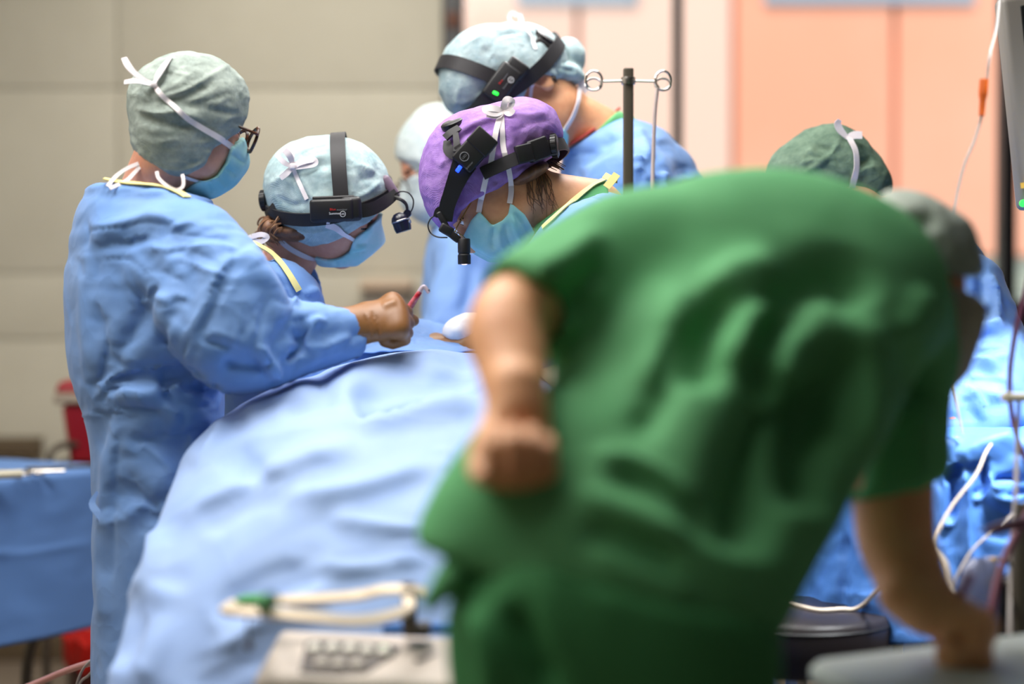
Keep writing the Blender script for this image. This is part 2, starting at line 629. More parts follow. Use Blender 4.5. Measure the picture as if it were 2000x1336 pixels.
def mat(name, rgb, rough=0.6, metal=0.0, spec=0.5, rgb2=None, nscale=20, nlo=0.4, nhi=0.6, stretch=(1, 1, 1),
        bump=0.0, bscale=60, bdist=0.002, sheen=0.0, emit=None, estr=0.0, trans=0.0, sss=0.0, wave=None, detail=4, crum=None):
    m = bpy.data.materials.new(name); m.use_nodes = True
    nt = m.node_tree; b = nt.nodes['Principled BSDF']
    b.inputs['Base Color'].default_value = (*lin(rgb), 1)
    b.inputs['Roughness'].default_value = rough; b.inputs['Metallic'].default_value = metal
    b.inputs['Specular IOR Level'].default_value = spec
    if sheen: b.inputs['Sheen Weight'].default_value = sheen
    if sss:
        b.inputs['Subsurface Weight'].default_value = sss; b.inputs['Subsurface Radius'].default_value = (0.012, 0.005, 0.003)
        b.inputs['Subsurface Scale'].default_value = 1.0
    if trans: b.inputs['Transmission Weight'].default_value = trans
    if emit:
        b.inputs['Emission Color'].default_value = (*lin(emit), 1); b.inputs['Emission Strength'].default_value = estr
    tc = nt.nodes.new('ShaderNodeTexCoord'); mp = nt.nodes.new('ShaderNodeMapping')
    mp.inputs['Scale'].default_value = stretch
    nt.links.new(tc.outputs['Object'], mp.inputs['Vector'])
    if rgb2 is not None:
        n = nt.nodes.new('ShaderNodeTexNoise'); n.inputs['Scale'].default_value = nscale; n.inputs['Detail'].default_value = detail
        n.inputs['Roughness'].default_value = 0.6
        r = nt.nodes.new('ShaderNodeValToRGB')
        r.color_ramp.elements[0].position = nlo; r.color_ramp.elements[1].position = nhi
        r.color_ramp.elements[0].color = (*lin(rgb), 1); r.color_ramp.elements[1].color = (*lin(rgb2), 1)
        nt.links.new(mp.outputs['Vector'], n.inputs['Vector']); nt.links.new(n.outputs['Fac'], r.inputs['Fac'])
        nt.links.new(r.outputs['Color'], b.inputs['Base Color'])
    last = None
    def addbump(height, strength, dist):
        nonlocal last
        bp = nt.nodes.new('ShaderNodeBump'); bp.inputs['Strength'].default_value = strength; bp.inputs['Distance'].default_value = dist
        nt.links.new(height, bp.inputs['Height'])
        if last is not None: nt.links.new(last, bp.inputs['Normal'])
        last = bp.outputs['Normal']
    if bump:
        n2 = nt.nodes.new('ShaderNodeTexNoise'); n2.inputs['Scale'].default_value = bscale; n2.inputs['Detail'].default_value = 5
        nt.links.new(mp.outputs['Vector'], n2.inputs['Vector'])
        addbump(n2.outputs['Fac'], bump, bdist)
    if crum:
        sc_, st_, di_ = crum
        wn = nt.nodes.new('ShaderNodeTexNoise'); wn.inputs['Scale'].default_value = sc_ * 0.6; wn.inputs['Detail'].default_value = 2
        nt.links.new(mp.outputs['Vector'], wn.inputs['Vector'])
        va = nt.nodes.new('ShaderNodeVectorMath'); va.operation = 'MULTIPLY_ADD'
        va.inputs[1].default_value = (0.25, 0.25, 0.25)
        nt.links.new(wn.outputs['Color'], va.inputs[0]); nt.links.new(mp.outputs['Vector'], va.inputs[2])
        vo = nt.nodes.new('ShaderNodeTexVoronoi'); vo.inputs['Scale'].default_value = sc_
        nt.links.new(va.outputs[0], vo.inputs['Vector'])
        addbump(vo.outputs['Distance'], st_, di_)
    if wave:
        wsc, wst = wave
        wv = nt.nodes.new('ShaderNodeTexWave'); wv.inputs['Scale'].default_value = wsc; wv.inputs['Distortion'].default_value = 1.5
        wv.bands_direction = 'DIAGONAL'
        nt.links.new(mp.outputs['Vector'], wv.inputs['Vector'])
        addbump(wv.outputs['Fac'], wst, 0.001)
    if last is not None:
        nt.links.new(last, b.inputs['Normal'])
    return m


M = {}
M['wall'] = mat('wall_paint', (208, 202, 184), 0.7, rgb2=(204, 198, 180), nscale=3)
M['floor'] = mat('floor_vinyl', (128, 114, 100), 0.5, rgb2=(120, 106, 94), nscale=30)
M['wall_dim'] = mat('wall_paint_dimmed', (96, 100, 98), 0.8)  # unseen walls coloured dark to cut bounced light, standing for a dim rear
M['ceiling'] = mat('ceiling_tile', (225, 223, 215), 0.8)
M['black_frame'] = mat('window_frame_black', (22, 20, 24), 0.4)
M['gown'] = mat('gown_blue', (106, 147, 208), 0.62, spec=0.3, rgb2=(115, 153, 210), nscale=9, bump=0.15, bscale=900, bdist=0.0004, crum=(14, 0.22, 0.012), sheen=0.15)
M['drape'] = mat('drape_blue', (150, 178, 228), 0.65, spec=0.3, rgb2=(158, 184, 229), nscale=6, crum=(7, 0.25, 0.02), sheen=0.15)
M['side_drape'] = mat('drape_blue_embossed', (86, 140, 220), 0.5, spec=0.4, wave=(170, 0.25), crum=(9, 0.2, 0.012))
M['gown_light'] = mat('gown_pale_blue', (140, 176, 230), 0.62, spec=0.3, crum=(12, 0.22, 0.012))
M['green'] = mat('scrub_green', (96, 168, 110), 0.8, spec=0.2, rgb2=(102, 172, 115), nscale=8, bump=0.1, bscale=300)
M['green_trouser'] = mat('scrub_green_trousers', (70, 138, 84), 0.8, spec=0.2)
M['skin'] = mat('skin_light', (226, 165, 136), 0.5, spec=0.4, sss=0.15, rgb2=(216, 150, 124), nscale=25, bump=0.1, bscale=250, bdist=0.0005)
M['skin_tan'] = mat('skin_tan', (224, 164, 122), 0.5, spec=0.4, sss=0.12, rgb2=(212, 150, 110), nscale=25)
M['skin_warm'] = mat('skin_warm', (240, 178, 130), 0.5, spec=0.4, sss=0.1, rgb2=(232, 166, 120), nscale=20)
M['eye'] = mat('eye_dark', (40, 26, 22), 0.2)
M['eye_white'] = mat('eye_white', (225, 220, 215), 0.3)
M['brow'] = mat('brow_hair', (70, 46, 34), 0.8)
M['hair_brown'] = mat('hair_brown', (132, 90, 62), 0.5, rgb2=(96, 64, 44), nscale=60, stretch=(1, 1, 0.15))
M['hair_blond'] = mat('hair_blond', (170, 126, 92), 0.5, rgb2=(120, 84, 58), nscale=60, stretch=(1, 1, 0.2))
M['hair_dark'] = mat('hair_dark', (44, 32, 26), 0.5)
M['yellow'] = mat('collar_yellow', (240, 226, 150), 0.8)
M['red_trim'] = mat('collar_red', (196, 74, 62), 0.8)
M['white_tie'] = mat('white_tape', (238, 228, 230), 0.8)
M['mask'] = mat('mask_aqua', (136, 200, 204), 0.75, rgb2=(164, 214, 216), nscale=14)
M['mask_white'] = mat('mask_pale', (200, 226, 230), 0.75, rgb2=(150, 214, 214), nscale=9)
M['glove'] = mat('glove_brown', (148, 100, 56), 0.42, spec=0.5, rgb2=(136, 90, 50), nscale=18)
def capmat(name, a, b, sc=125):
    m = mat(name, a, 0.8, spec=0.2, rgb2=b, nscale=sc * 0.2, nlo=0.30, nhi=0.72, bump=0.3, bscale=520, bdist=0.0008, detail=14, wave=(230, 0.35), crum=(30, 0.18, 0.006))
    for n in m.node_tree.nodes:
        if n.type == 'TEX_NOISE' and n.inputs['Detail'].default_value > 10: n.inputs['Roughness'].default_value = 0.74
    return m
M['cap_grey'] = capmat('cap_grey_green', (118, 130, 124), (176, 186, 178))
M['cap_pale'] = capmat('cap_pale_aqua', (138, 168, 174), (196, 212, 210))
M['cap_sky'] = capmat('cap_sky_grey', (132, 156, 164), (184, 198, 198))
M['cap_white'] = capmat('cap_white', (184, 200, 202), (220, 228, 226))
M['cap_green'] = capmat('cap_dark_green', (78, 104, 88), (132, 156, 134))
M['cap_dim'] = capmat('cap_dim_green', (150, 164, 152), (184, 190, 178), 16)
M['cap_purple'] = capmat('cap_purple', (134, 94, 174), (182, 146, 206), 90)
M['black'] = mat('black_plastic', (24, 22, 24), 0.45, bump=0.1, bscale=500, bdist=0.0003)
M['black_soft'] = mat('black_band', (32, 29, 32), 0.6)
M['black_gloss'] = mat('black_gloss', (26, 28, 44), 0.25)
M['chrome'] = mat('bright_metal', (205, 200, 196), 0.25, metal=1.0)
M['steel'] = mat('brushed_steel', (222, 206, 184), 0.55, metal=0.55)
M['pole'] = mat('pole_metal', (92, 84, 72), 0.5, metal=0.3)
M['tortoise'] = mat('tortoiseshell', (92, 48, 22), 0.25, rgb2=(40, 20, 12), nscale=70)
M['led_green'] = mat('led_green', (30, 200, 60), 0.4, emit=(40, 255, 60), estr=2.5)
M['led_blue'] = mat('led_blue', (30, 60, 230), 0.4, emit=(30, 70, 255), estr=3.0)
M['led_white'] = mat('led_white', (255, 235, 255), 0.4, emit=(255, 225, 255), estr=5.0)
M['print_white'] = mat('print_white', (210, 210, 210), 0.6)
M['print_red'] = mat('print_red', (190, 40, 36), 0.6)
M['print_grey'] = mat('print_grey', (120, 120, 122), 0.6)
M['orange'] = mat('orange_plastic', (216, 98, 24), 0.5)
M['cable_grey'] = mat('cable_grey', (176, 166, 160), 0.5)
M['cable_white'] = mat('cable_white', (222, 206, 186), 0.5)
M['hose_purple'] = mat('hose_purple', (92, 44, 66), 0.4)
M['hose_pink'] = mat('hose_pink', (128, 70, 88), 0.4)
M['red_bin'] = mat('sharps_red', (150, 18, 32), 0.4)
M['red_bag'] = mat('red_bag', (214, 30, 20), 0.4)
M['dark_red'] = mat('dark_red_metal', (84, 22, 24), 0.5)
M['lid_beige'] = mat('lid_beige', (176, 160, 142), 0.6)
M['dispenser'] = mat('dispenser_beige', (198, 174, 150), 0.6)
M['dispenser_low'] = mat('dispenser_grey', (158, 148, 136), 0.6)
M['brown_box'] = mat('brown_rail', (96, 80, 58), 0.6)
M['grey_case'] = mat('grey_case', (206, 192, 180), 0.55)
M['grey_case_side'] = mat('grey_case_side', (112, 104, 96), 0.55)
M['panel_dark'] = mat('keypad_dark', (80, 70, 64), 0.5)
M['button'] = mat('button_pale', (226, 220, 208), 0.5)
M['stool'] = mat('stool_black', (38, 32, 34), 0.4)
M['table_white'] = mat('cart_top_grey', (186, 192, 182), 0.5)
M['paper'] = mat('paper_white', (200, 206, 196), 0.8)
M['pen'] = mat('pen_magenta', (150, 20, 90), 0.3)
M['gauze'] = mat('gauze_white', (245, 242, 240), 0.9, bump=0.4, bscale=90)
M['cream'] = mat('cream_plastic', (205, 196, 172), 0.5)
M['monitor'] = mat('monitor_grey', (128, 122, 114), 0.5)
M['screen'] = mat('screen_dark', (24, 27, 28), 0.15)
M['facade'] = mat('facade_salmon', (250, 174, 140), 0.8, rgb2=(252, 182, 150), nscale=0.6)
M['facade_joint'] = mat('facade_joint', (238, 172, 144), 0.8)
M['louvre'] = mat('louvre_grey', (190, 196, 180), 0.5)
M['louvre_dark'] = mat('louvre_gap', (70, 76, 70), 0.7)
M['facade_glass'] = mat('facade_glass', (170, 190, 204), 0.2)
M['blood'] = mat('red_fluid', (176, 30, 46), 0.2, rgb2=(214, 120, 130), nscale=60)
M['clear'] = mat('clear_plastic', (232, 214, 220), 0.15, trans=0.5)
M['tube_pink'] = mat('suction_hose', (206, 150, 142), 0.2, rgb2=(150, 36, 48), nscale=14, nlo=0.5, nhi=0.62)

gl = bpy.data.materials.new('window_glass'); gl.use_nodes = True
nt = gl.node_tree; nt.nodes.clear()
_o = nt.nodes.new('ShaderNodeOutputMaterial'); _m = nt.nodes.new('ShaderNodeMixShader'); _t = nt.nodes.new('ShaderNodeBsdfTransparent')
_g = nt.nodes.new('ShaderNodeBsdfGlossy'); _g.inputs['Roughness'].default_value = 0.02
_m.inputs[0].default_value = 0.008
nt.links.new(_t.outputs[0], _m.inputs[1]); nt.links.new(_g.outputs[0], _m.inputs[2]); nt.links.new(_m.outputs[0], _o.inputs[0])
M['glass'] = gl
# ================================================================ the room
WY = 6.5                                   # window wall
XL, XR, YB, ZC = -2.7, 2.9, -1.0, 3.0


def wx(px, Y=WY): return (px - 1000.0) * Y / FPX
def wz(py, Y=WY): return float(W(1000, py, Y)[2])


struct(MB().box(((XL + XR) / 2, (YB + WY) / 2, -0.05), ((XR - XL) / 2 + 0.1, (WY - YB) / 2 + 0.2, 0.05)).build('floor', M['floor']))
struct(MB().box(((XL + XR) / 2, (YB + WY) / 2, ZC + 0.05), ((XR - XL) / 2 + 0.1, (WY - YB) / 2 + 0.3, 0.05)).build('ceiling', M['ceiling']))
struct(MB().box((XL - 0.05, (YB + WY) / 2, ZC / 2), (0.05, (WY - YB) / 2 + 0.2, ZC / 2)).build('wall_left', M['wall']))
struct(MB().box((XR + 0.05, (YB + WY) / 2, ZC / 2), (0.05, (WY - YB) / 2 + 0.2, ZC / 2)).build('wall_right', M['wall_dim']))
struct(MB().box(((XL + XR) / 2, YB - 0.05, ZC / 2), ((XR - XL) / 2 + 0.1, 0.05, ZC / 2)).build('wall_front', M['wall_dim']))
xw = wx(866)
zs = wz(588)
b = MB()
b.box(((XL + xw) / 2, WY + 0.09, ZC / 2), ((xw - XL) / 2, 0.05, ZC / 2))
zcuts = [0.0, 0.47, wz(662), wz(532), 2.02, ZC]; xcuts = [XL, wx(-560), wx(232), xw]
for i in range(len(zcuts) - 1):
    for j in range(len(xcuts) - 1):
        z0, z1 = zcuts[i], zcuts[i + 1]; x0, x1 = xcuts[j], xcuts[j + 1]
        b.box(((x0 + x1) / 2, WY + 0.02, (z0 + z1) / 2), ((x1 - x0) / 2 - 0.002, 0.02, (z1 - z0) / 2 - 0.002), bev=0.002)
b.box(((xw + XR) / 2, WY + 0.07, zs / 2 - 0.01), ((XR - xw) / 2, 0.07, zs / 2 - 0.01))
struct(b.build('wall_back', M['wall']))
struct(MB().box(((XL + xw) / 2, WY - 0.006, 0.05), ((xw - XL) / 2, 0.006, 0.05), bev=0.004).build('baseboard_back', M['brown_box']))
win = MB()
win.box(((xw + wx(906)) / 2, WY + 0.03, (ZC) / 2), ((wx(906) - xw) / 2, 0.07, ZC / 2), bev=0.006)
win.box(((xw + XR) / 2, WY + 0.04, zs - 0.09), ((XR - xw) / 2, 0.075, 0.09), bev=0.008)
win.box(((xw + XR) / 2, WY + 0.04, ZC - 0.03), ((XR - xw) / 2, 0.06, 0.03), bev=0.006)
win.box(((wx(1316) + wx(1333)) / 2, WY + 0.05, (zs + ZC) / 2), ((wx(1333) - wx(1316)) / 2, 0.05, (ZC - zs) / 2), bev=0.004)
win.box(((wx(1957) + wx(1985)) / 2, WY + 0.05, (zs + ZC) / 2), ((wx(1985) - wx(1957)) / 2, 0.05, (ZC - zs) / 2), bev=0.004)
win.box((XR - 0.03, WY + 0.05, (zs + ZC) / 2), (0.03, 0.05, (ZC - zs) / 2), bev=0.004)
wf = struct(win.build('window_1', M['black_frame']))
for x0, x1 in ((wx(906), wx(1316)), (wx(1333), wx(1957)), (wx(1985), XR - 0.06)):
    MB().box(((x0 + x1) / 2, WY + 0.06, (zs + ZC) / 2), ((x1 - x0) / 2, 0.004, (ZC - zs) / 2)).build('pane', M['glass'], wf)
MB().box((wx(886), WY - 0.045, wz(42)), (0.022, 0.004, 0.028), bev=0.003).build('patch', mat('patch_brown', (96, 52, 30), 0.6), wf, label='brown sticker on the black post')  # small flat brown patch high on the post

# the salmon building across the courtyard
FY = 9.4
fx = lambda px: (px - 1000.0) * FY / FPX
fz = lambda py: float(W(1000, py, FY)[2])
bld = empty('building', (1.5, FY, 0), 'salmon pink panelled building seen through the window', 'building')
zt = fz(498)
b = MB()
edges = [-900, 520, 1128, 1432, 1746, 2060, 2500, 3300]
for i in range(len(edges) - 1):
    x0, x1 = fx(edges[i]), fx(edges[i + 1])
    if i == 3: b.build('facade_panel', mat('facade_glare', (252, 212, 190), .8), bld); b = MB()  # left panels paler: glass reflection and overexposure painted into the colour
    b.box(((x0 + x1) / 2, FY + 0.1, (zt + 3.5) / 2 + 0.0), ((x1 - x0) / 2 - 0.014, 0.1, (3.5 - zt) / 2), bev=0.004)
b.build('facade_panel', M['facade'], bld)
b = MB().box((fx(1100), FY + 0.15, (zt + 3.5) / 2), (fx(3300) - fx(1100), 0.06, (3.5 - zt) / 2))
b.build('panel_joint', M['facade_joint'], bld)
b = MB(); z = zt - 0.012
k = 0
while z > 0.7:
    b.box((fx(1500), FY + 0.06 + 0.01 * math.sin(k), z), (3.6, 0.05, 0.011), R=np.array(Matrix.Rotation(0.5, 3, 'X')))
    z -= 0.034; k += 1
b.build('louvre_band', M['louvre'], bld)
MB().box((fx(1500), FY + 0.2, zt / 2), (3.8, 0.05, zt / 2)).build('plinth', M['louvre_dark'], bld)
for x0, x1 in ((1010, 1245), (1490, 1900), (2110, 2500)):
    w_ = MB().box(((fx(x0) + fx(x1)) / 2, FY - 0.01, fz(8) + 0.45), ((fx(x1) - fx(x0)) / 2, 0.02, 0.45), bev=0.01)
    w_.build('upper_window', M['facade_glass'], bld)
# ================================================================ people: shared pieces
CAMP = np.array([0, 0, CZ])


class Head:
    """head frame: x forward, y to the person's left, z up; c = middle of the cranium"""
    def __init__(self, px, py, Y, fwd, up, s=1.0):
        self.c = W(px, py, Y); f = nrm(fwd); u = np.asarray(up, float); u = nrm(u - f * (u @ f)); l = np.cross(u, f)
        self.R = np.stack([f, l, u], 1); self.s = s
        self.near = 1.0 if l @ (CAMP - self.c) > 0 else -1.0

    def loc(self, P): return ((P - self.c) @ self.R) / self.s
    def w(self, x, y, z): return self.c + self.R @ (np.array([x, y, z], float) * self.s)
    def wn(self, x, y, z): return self.w(x, y * self.near, z)      # y measured towards the camera side
    def side(self): return self.R[:, 1] * self.near

    def hp(self, px, py, off=0.06):
        """pixel -> (x, z) on the head's plane 'off' towards the camera"""
        n = self.side(); p0 = self.c + n * off * self.s
        d = ray(px, py); t = ((p0 - CAMP) @ n) / (d @ n)
        q = self.loc((CAMP + d * t)[None])[0]
        return q[0], q[2]

    def mir(self, p):
        q = self.loc(np.asarray(p)[None])[0]; return self.w(q[0], -q[1], q[2])

    def e(self, c, r, rot=None):
        R = self.R if rot is None else self.R @ np.array(rot)
        return ell(self.w(*c), np.array(r) * self.s, R)


def head_sdf(H, ear=True):
    e = H.e; w = H.w; s = H.s
    skull = U(0.03 * s, e((-0.012, 0, 0.03), (0.098, 0.075, 0.088)), e((0.03, 0, -0.045), (0.062, 0.056, 0.078)),
              e((0.066, 0, -0.100), (0.024, 0.028, 0.022)), e((0.045, 0.036, -0.03), (0.038, 0.028, 0.032)), e((0.045, -0.036, -0.03), (0.038, 0.028, 0.032)),
              e((0.02, 0.045, -0.075), (0.04, 0.018, 0.025)), e((0.02, -0.045, -0.075), (0.04, 0.018, 0.025)))
    skull = U(0.012 * s, skull, e((0.080, 0.0, 0.022), (0.014, 0.048, 0.012)))
    skull = SUB(0.016 * s, skull, U(0, e((0.100, 0.032, 0.001), (0.017, 0.018, 0.013)), e((0.100, -0.032, 0.001), (0.017, 0.018, 0.013))))
    nose = chain([w(0.090, 0, 0.008), w(0.104, 0, -0.016), w(0.114, 0, -0.036)], np.array([0.008, 0.009, 0.012]) * s)
    al = [e((0.100, q * 0.012, -0.040), (0.012, 0.009, 0.009)) for q in (1, -1)]
    lips = [e((0.092, 0, -0.064), (0.010, 0.022, 0.006)), e((0.090, 0, -0.074), (0.010, 0.019, 0.007))]
    lids = [e((0.079, q * 0.032, 0.001), (0.0135, 0.0145, 0.0125)) for q in (1, -1)]
    skull = U(0.010 * s, skull, nose, *al, *lips); skull = U(0.004 * s, skull, *lids)
    if ear:
        for q in (1, -1):
            a = Matrix.Rotation(q * 0.35, 3, 'Z')
            er = SUB(0.006 * s, e((-0.012, q * 0.079, -0.008), (0.021, 0.009, 0.033), a), e((-0.006, q * 0.089, -0.004), (0.011, 0.008, 0.020), a))
            er = U(0.006 * s, er, e((-0.004, q * 0.076, -0.030), (0.010, 0.007, 0.011)))
            skull = U(0.006 * s, skull, er)
    return skull


def paint_head(H, V, F):
    """material slots: 0 skin, 1 iris/lash line, 2 eye white, 3 brow"""
    c = H.loc(V[F].mean(1)); mi = np.zeros(len(F), int)
    for q in (1, -1):
        d = (c - np.array([0.0905, q * 0.032, 0.0005])) / np.array([0.009, 0.0115, 0.0045])
        mi[(d ** 2).sum(1) < 1] = 2
        d = (c - np.array([0.093, q * 0.032, -0.0005])) / np.array([0.006, 0.005, 0.0046])
        mi[(d ** 2).sum(1) < 1] = 1
        d = (c - np.array([0.089, q * 0.034, 0.0052])) / np.array([0.012, 0.016, 0.0022])
        mi[(d ** 2).sum(1) < 1] = 1
        t = (c[:, 1] * q - 0.036) / 0.022
        zc = 0.021 - 0.006 * t * t
        m = (np.abs(t) < 1) & (np.abs(c[:, 2] - zc) < 0.0042) & (c[:, 0] > 0.055)
        mi[m] = 3
    return mi


def body_mesh(S, h, H, skin, base, label, it=1):
    V, F = polygonize(S, h); V = lap(V, F, it, 0.5)
    mi = paint_head(H, V, F) if H is not None else None
    o = obj('person', V, F, skin, None, base, mats=[skin, M['eye'], M['eye_white'], M['brow']], midx=mi)
    return tag(o, label, 'person', None)


def cloth(name, S, h, mt, parent, strokes=(), it=2, crum=None, buck=None, label=None, final=0):
    V, F = polygonize(S, h); V = lap(V, F, it, 0.5)
    if crum:
        for c in (crum if isinstance(crum[0], (tuple, list)) else [crum]):
            V = crumple(V, vnormals(V, F), *c)
    V = folds(V, F, strokes)
    if strokes: V = lap(V, F, 1, 0.4)
    if buck: V = buckle(V, F, **buck)
    if final: V = lap(V, F, final, 0.35)
    return obj(name, V, F, mt, parent, label=label)


def hand_sdf(wr, d, p, th, s=1.0, curl=(60, 80, 50), spread=0.0, thumb=(0.5, 0.6, 0.5), fat=1.0, pl=0.085):
    """wr wrist, d finger direction, p direction the palm faces, th = +1/-1 thumb side (d x p)"""
    wr = np.asarray(wr, float); d = nrm(d); p = np.asarray(p, float); p = nrm(p - d * (p @ d)); sd = np.cross(d, p) * th
    prim = [chain([wr - d * 0.03 * s, wr + d * 0.03 * s, wr + d * pl * s], np.array([0.024, 0.023, 0.019]) * s * fat, flat=[1.15, 1.5, 2.0], ax=sd)]
    fl = [(0.031, 0.044, 0.027, 0.021), (0.011, 0.049, 0.031, 0.022), (-0.010, 0.045, 0.029, 0.021), (-0.029, 0.035, 0.022, 0.018)]
    fingers = []
    for i, (off, l1, l2, l3) in enumerate(fl):
        q = wr + d * (pl + 0.004 - abs(off - 0.005) * 0.15) * s + sd * off * s - p * 0.004 * s
        c = [cc[i] if isinstance(cc, (list, tuple)) else cc for cc in curl]
        ang = 0.0; P = [q]; v = d + sd * spread * off / 0.03
        for L, a in ((l1, c[0]), (l2, c[1]), (l3, c[2])):
            ang += math.radians(a)
            q = q + (math.cos(ang) * nrm(v) + math.sin(ang) * p) * L * s; P.append(q)
        fingers.append(chain(P, np.array([0.0105, 0.0098, 0.0088, 0.0078]) * s * fat))
        prim.append(ell(P[0], np.array([0.0125] * 3) * s * fat))
    f = fingers[0]
    palm = U(0.014 * s, *prim)
    out = palm
    for k in fingers: out = U(0.006 * s, out, k)
    t0 = wr + d * 0.022 * s + sd * 0.022 * s + p * 0.006 * s
    tv = nrm(d * thumb[0] + sd * thumb[1] + p * thumb[2])
    t1 = t0 + tv * 0.042 * s; tv2 = nrm(tv * 0.6 + d * 0.55 + p * 0.15); t2 = t1 + tv2 * 0.032 * s
    tv3 = nrm(tv2 * 0.7 + p * 0.5 + d * .2 - sd * 0.25); t3 = t2 + tv3 * 0.024 * s
    out = U(0.012 * s, out, chain([t0, t1], np.array([0.018, 0.0125]) * s * fat))
    return U(0.006 * s, out, chain([t1, t2, t3], np.array([0.0125, 0.011, 0.0088]) * s * fat))


from mathutils.bvhtree import BVHTree


def bvh(objs):
    out = []
    for o in objs if isinstance(objs, (list, tuple)) else [objs]:
        org = ORG[o.name]
        me = o.data
        co = np.empty(len(me.vertices) * 3, np.float32); me.vertices.foreach_get('co', co)
        co = co.reshape(-1, 3) + org
        out.append(BVHTree.FromPolygons([tuple(v) for v in co], [tuple(p.vertices) for p in me.polygons]))
    return out


def shoot(T, o, d, far=9.0):
    best = None
    for t in T:
        h = t.ray_cast(Vector(o), Vector(d), far)
        if h[0] is not None and (best is None or h[3] < best[3]): best = h
    return best


def on_cap(objs, H, pts_px, lift=0.002, n=6, off=0.05, c=None):
    """pixel polyline -> points lying on the near surface of the given meshes"""
    L = np.array(pts_px, float)
    if len(L) > 2:
        L = smooth_line(np.concatenate([L, np.zeros((len(L), 1))], 1), 1.0, n)[0][:, :2]
    else:
        t = np.linspace(0, 1, n * 2)[:, None]; L = L[0] * (1 - t) + L[1] * t
    T = bvh(objs)
    pts = [None] * len(L); nor = [None] * len(L)
    for i, (x, y) in enumerate(L):
        d = nrm(ray(x, y)); h = shoot(T, CAMP, d)
        if h is not None:
            g = np.array(h[1]); g = g if g @ d < 0 else -g
            pts[i] = np.array(h[0]); nor[i] = g
    ok = [i for i in range(len(L)) if pts[i] is not None]
    base = H.c[1] if c is None else c[1]
    for i in range(len(L)):
        if pts[i] is None:
            j = min(ok, key=lambda q: abs(q - i)) if ok else None
            pts[i] = W(L[i][0], L[i][1], pts[j][1] if j is not None else base); nor[i] = nor[j] if j is not None else np.array([0, -1.0, 0])
    P = np.array(pts); N = np.array(nor)
    for _ in range(3):
        N[1:-1] = (N[:-2] + N[1:-1] * 2 + N[2:]) / 4
    N /= np.linalg.norm(N, axis=1)[:, None]
    P = P + N * lift
    Q = P.copy(); Q[1:-1] = (P[:-2] + 2 * P[1:-1] + P[2:]) / 4
    return Q, N


def px_line(pts):
    """[(px,py,Y)...] -> world points"""
    return np.array([W(*p) for p in pts])


def headband(objs, H, back, front, side, lift=0.003, n=72, rng=None):
    """strap ring through three given world points hugging the meshes"""
    back, front, side = map(np.asarray, (back, front, side))
    c = (back + front) / 2; e1 = (front - back) / 2; e2 = side - c
    nn = nrm(np.cross(e1, e2))
    A = np.linspace(0, 2 * np.pi, n, endpoint=False) if rng is None else np.linspace(rng[0], rng[1], n)
    D = np.cos(A)[:, None] * e1 + np.sin(A)[:, None] * e2
    rad = np.linalg.norm(D, axis=1); Dn = D / rad[:, None]
    T = bvh(objs); hit = np.zeros(n)
    for i in range(n):
        for s in (-.010, 0, .010):
            h = shoot(T, c + Dn[i] * .32 + nn * s, -Dn[i], .31)
            if h is not None: hit[i] = max(hit[i], .32 - h[3])
    hit = np.maximum(hit, rad * .9)
    sf = hit.copy()
    for _ in range(10):
        sf = (np.roll(sf, 1) + sf * 2 + np.roll(sf, -1)) / 4 if rng is None else np.concatenate([[sf[0]], (sf[:-2] + 2 * sf[1:-1] + sf[2:]) / 4, [sf[-1]]])
        sf = np.maximum(sf, hit)
    P = c + Dn * (sf + lift)[:, None]
    return P, Dn, nn, A


def bow(b, c, n, loops, w=0.012):
    """tape bow: loops = list of world polylines starting at c"""
    for L in loops:
        b.ribbon(np.array(L), n, w, 0.0012, sub=5)
    return b


def text_mesh(txt, size, c, ex, ey, mt, parent, name='lettering', thick=0.0006):
    cu = bpy.data.curves.new(name + '_c', 'FONT'); cu.body = txt; cu.size = size; cu.extrude = thick; cu.align_x = 'CENTER'; cu.align_y = 'CENTER'
    to = bpy.data.objects.new(name + '_t', cu); COL.objects.link(to)
    dg = bpy.context.evaluated_depsgraph_get(); me = bpy.data.meshes.new_from_object(to.evaluated_get(dg))
    bpy.data.objects.remove(to, do_unlink=True); bpy.data.curves.remove(cu)
    ex = nrm(ex); ey = nrm(np.asarray(ey) - ex * (ex @ np.asarray(ey))); ez = np.cross(ex, ey)
    V = np.array([c + ex * v.co.x + ey * v.co.y + ez * v.co.z for v in me.vertices]); F = [list(p.vertices) for p in me.polygons]
    bpy.data.meshes.remove(me)
    return obj(name, V, F, mt, parent, smooth=False)


def imgR(deg, yaw=0.0):
    """box axes: first along the given angle in the picture plane, second pointing away, third up-left of it"""
    a = math.radians(deg)
    R = np.array([[math.cos(a), 0, -math.sin(a)], [0, 1, 0], [math.sin(a), 0, math.cos(a)]])
    return np.array(Matrix.Rotation(yaw, 3, 'Z')) @ R


def knob(b, c, axis, r, h, n=40):
    prof = [(r * .86, 0), (r, h * .15), (r, h * .85), (r * .86, h)]
    b.lathe(c, prof, axis, 28)
    a = nrm(axis); u = nrm(np.cross(a, [0.3, .2, 1])); w = np.cross(a, u)
    for k in range(18):
        t = 2 * math.pi * k / 18
        d = math.cos(t) * u + math.sin(t) * w; s = np.cross(a, d)
        b.box(np.asarray(c) + a * h * .5 + d * r, (r * .05, r * .07, h * .36), np.stack([d, s, a], 1))
    return b


def interior(name, S, h, mt, parent, strokes=(), crum=None, **k):
    return cloth(name, S, h, mt, parent, strokes, 1, crum, **k)
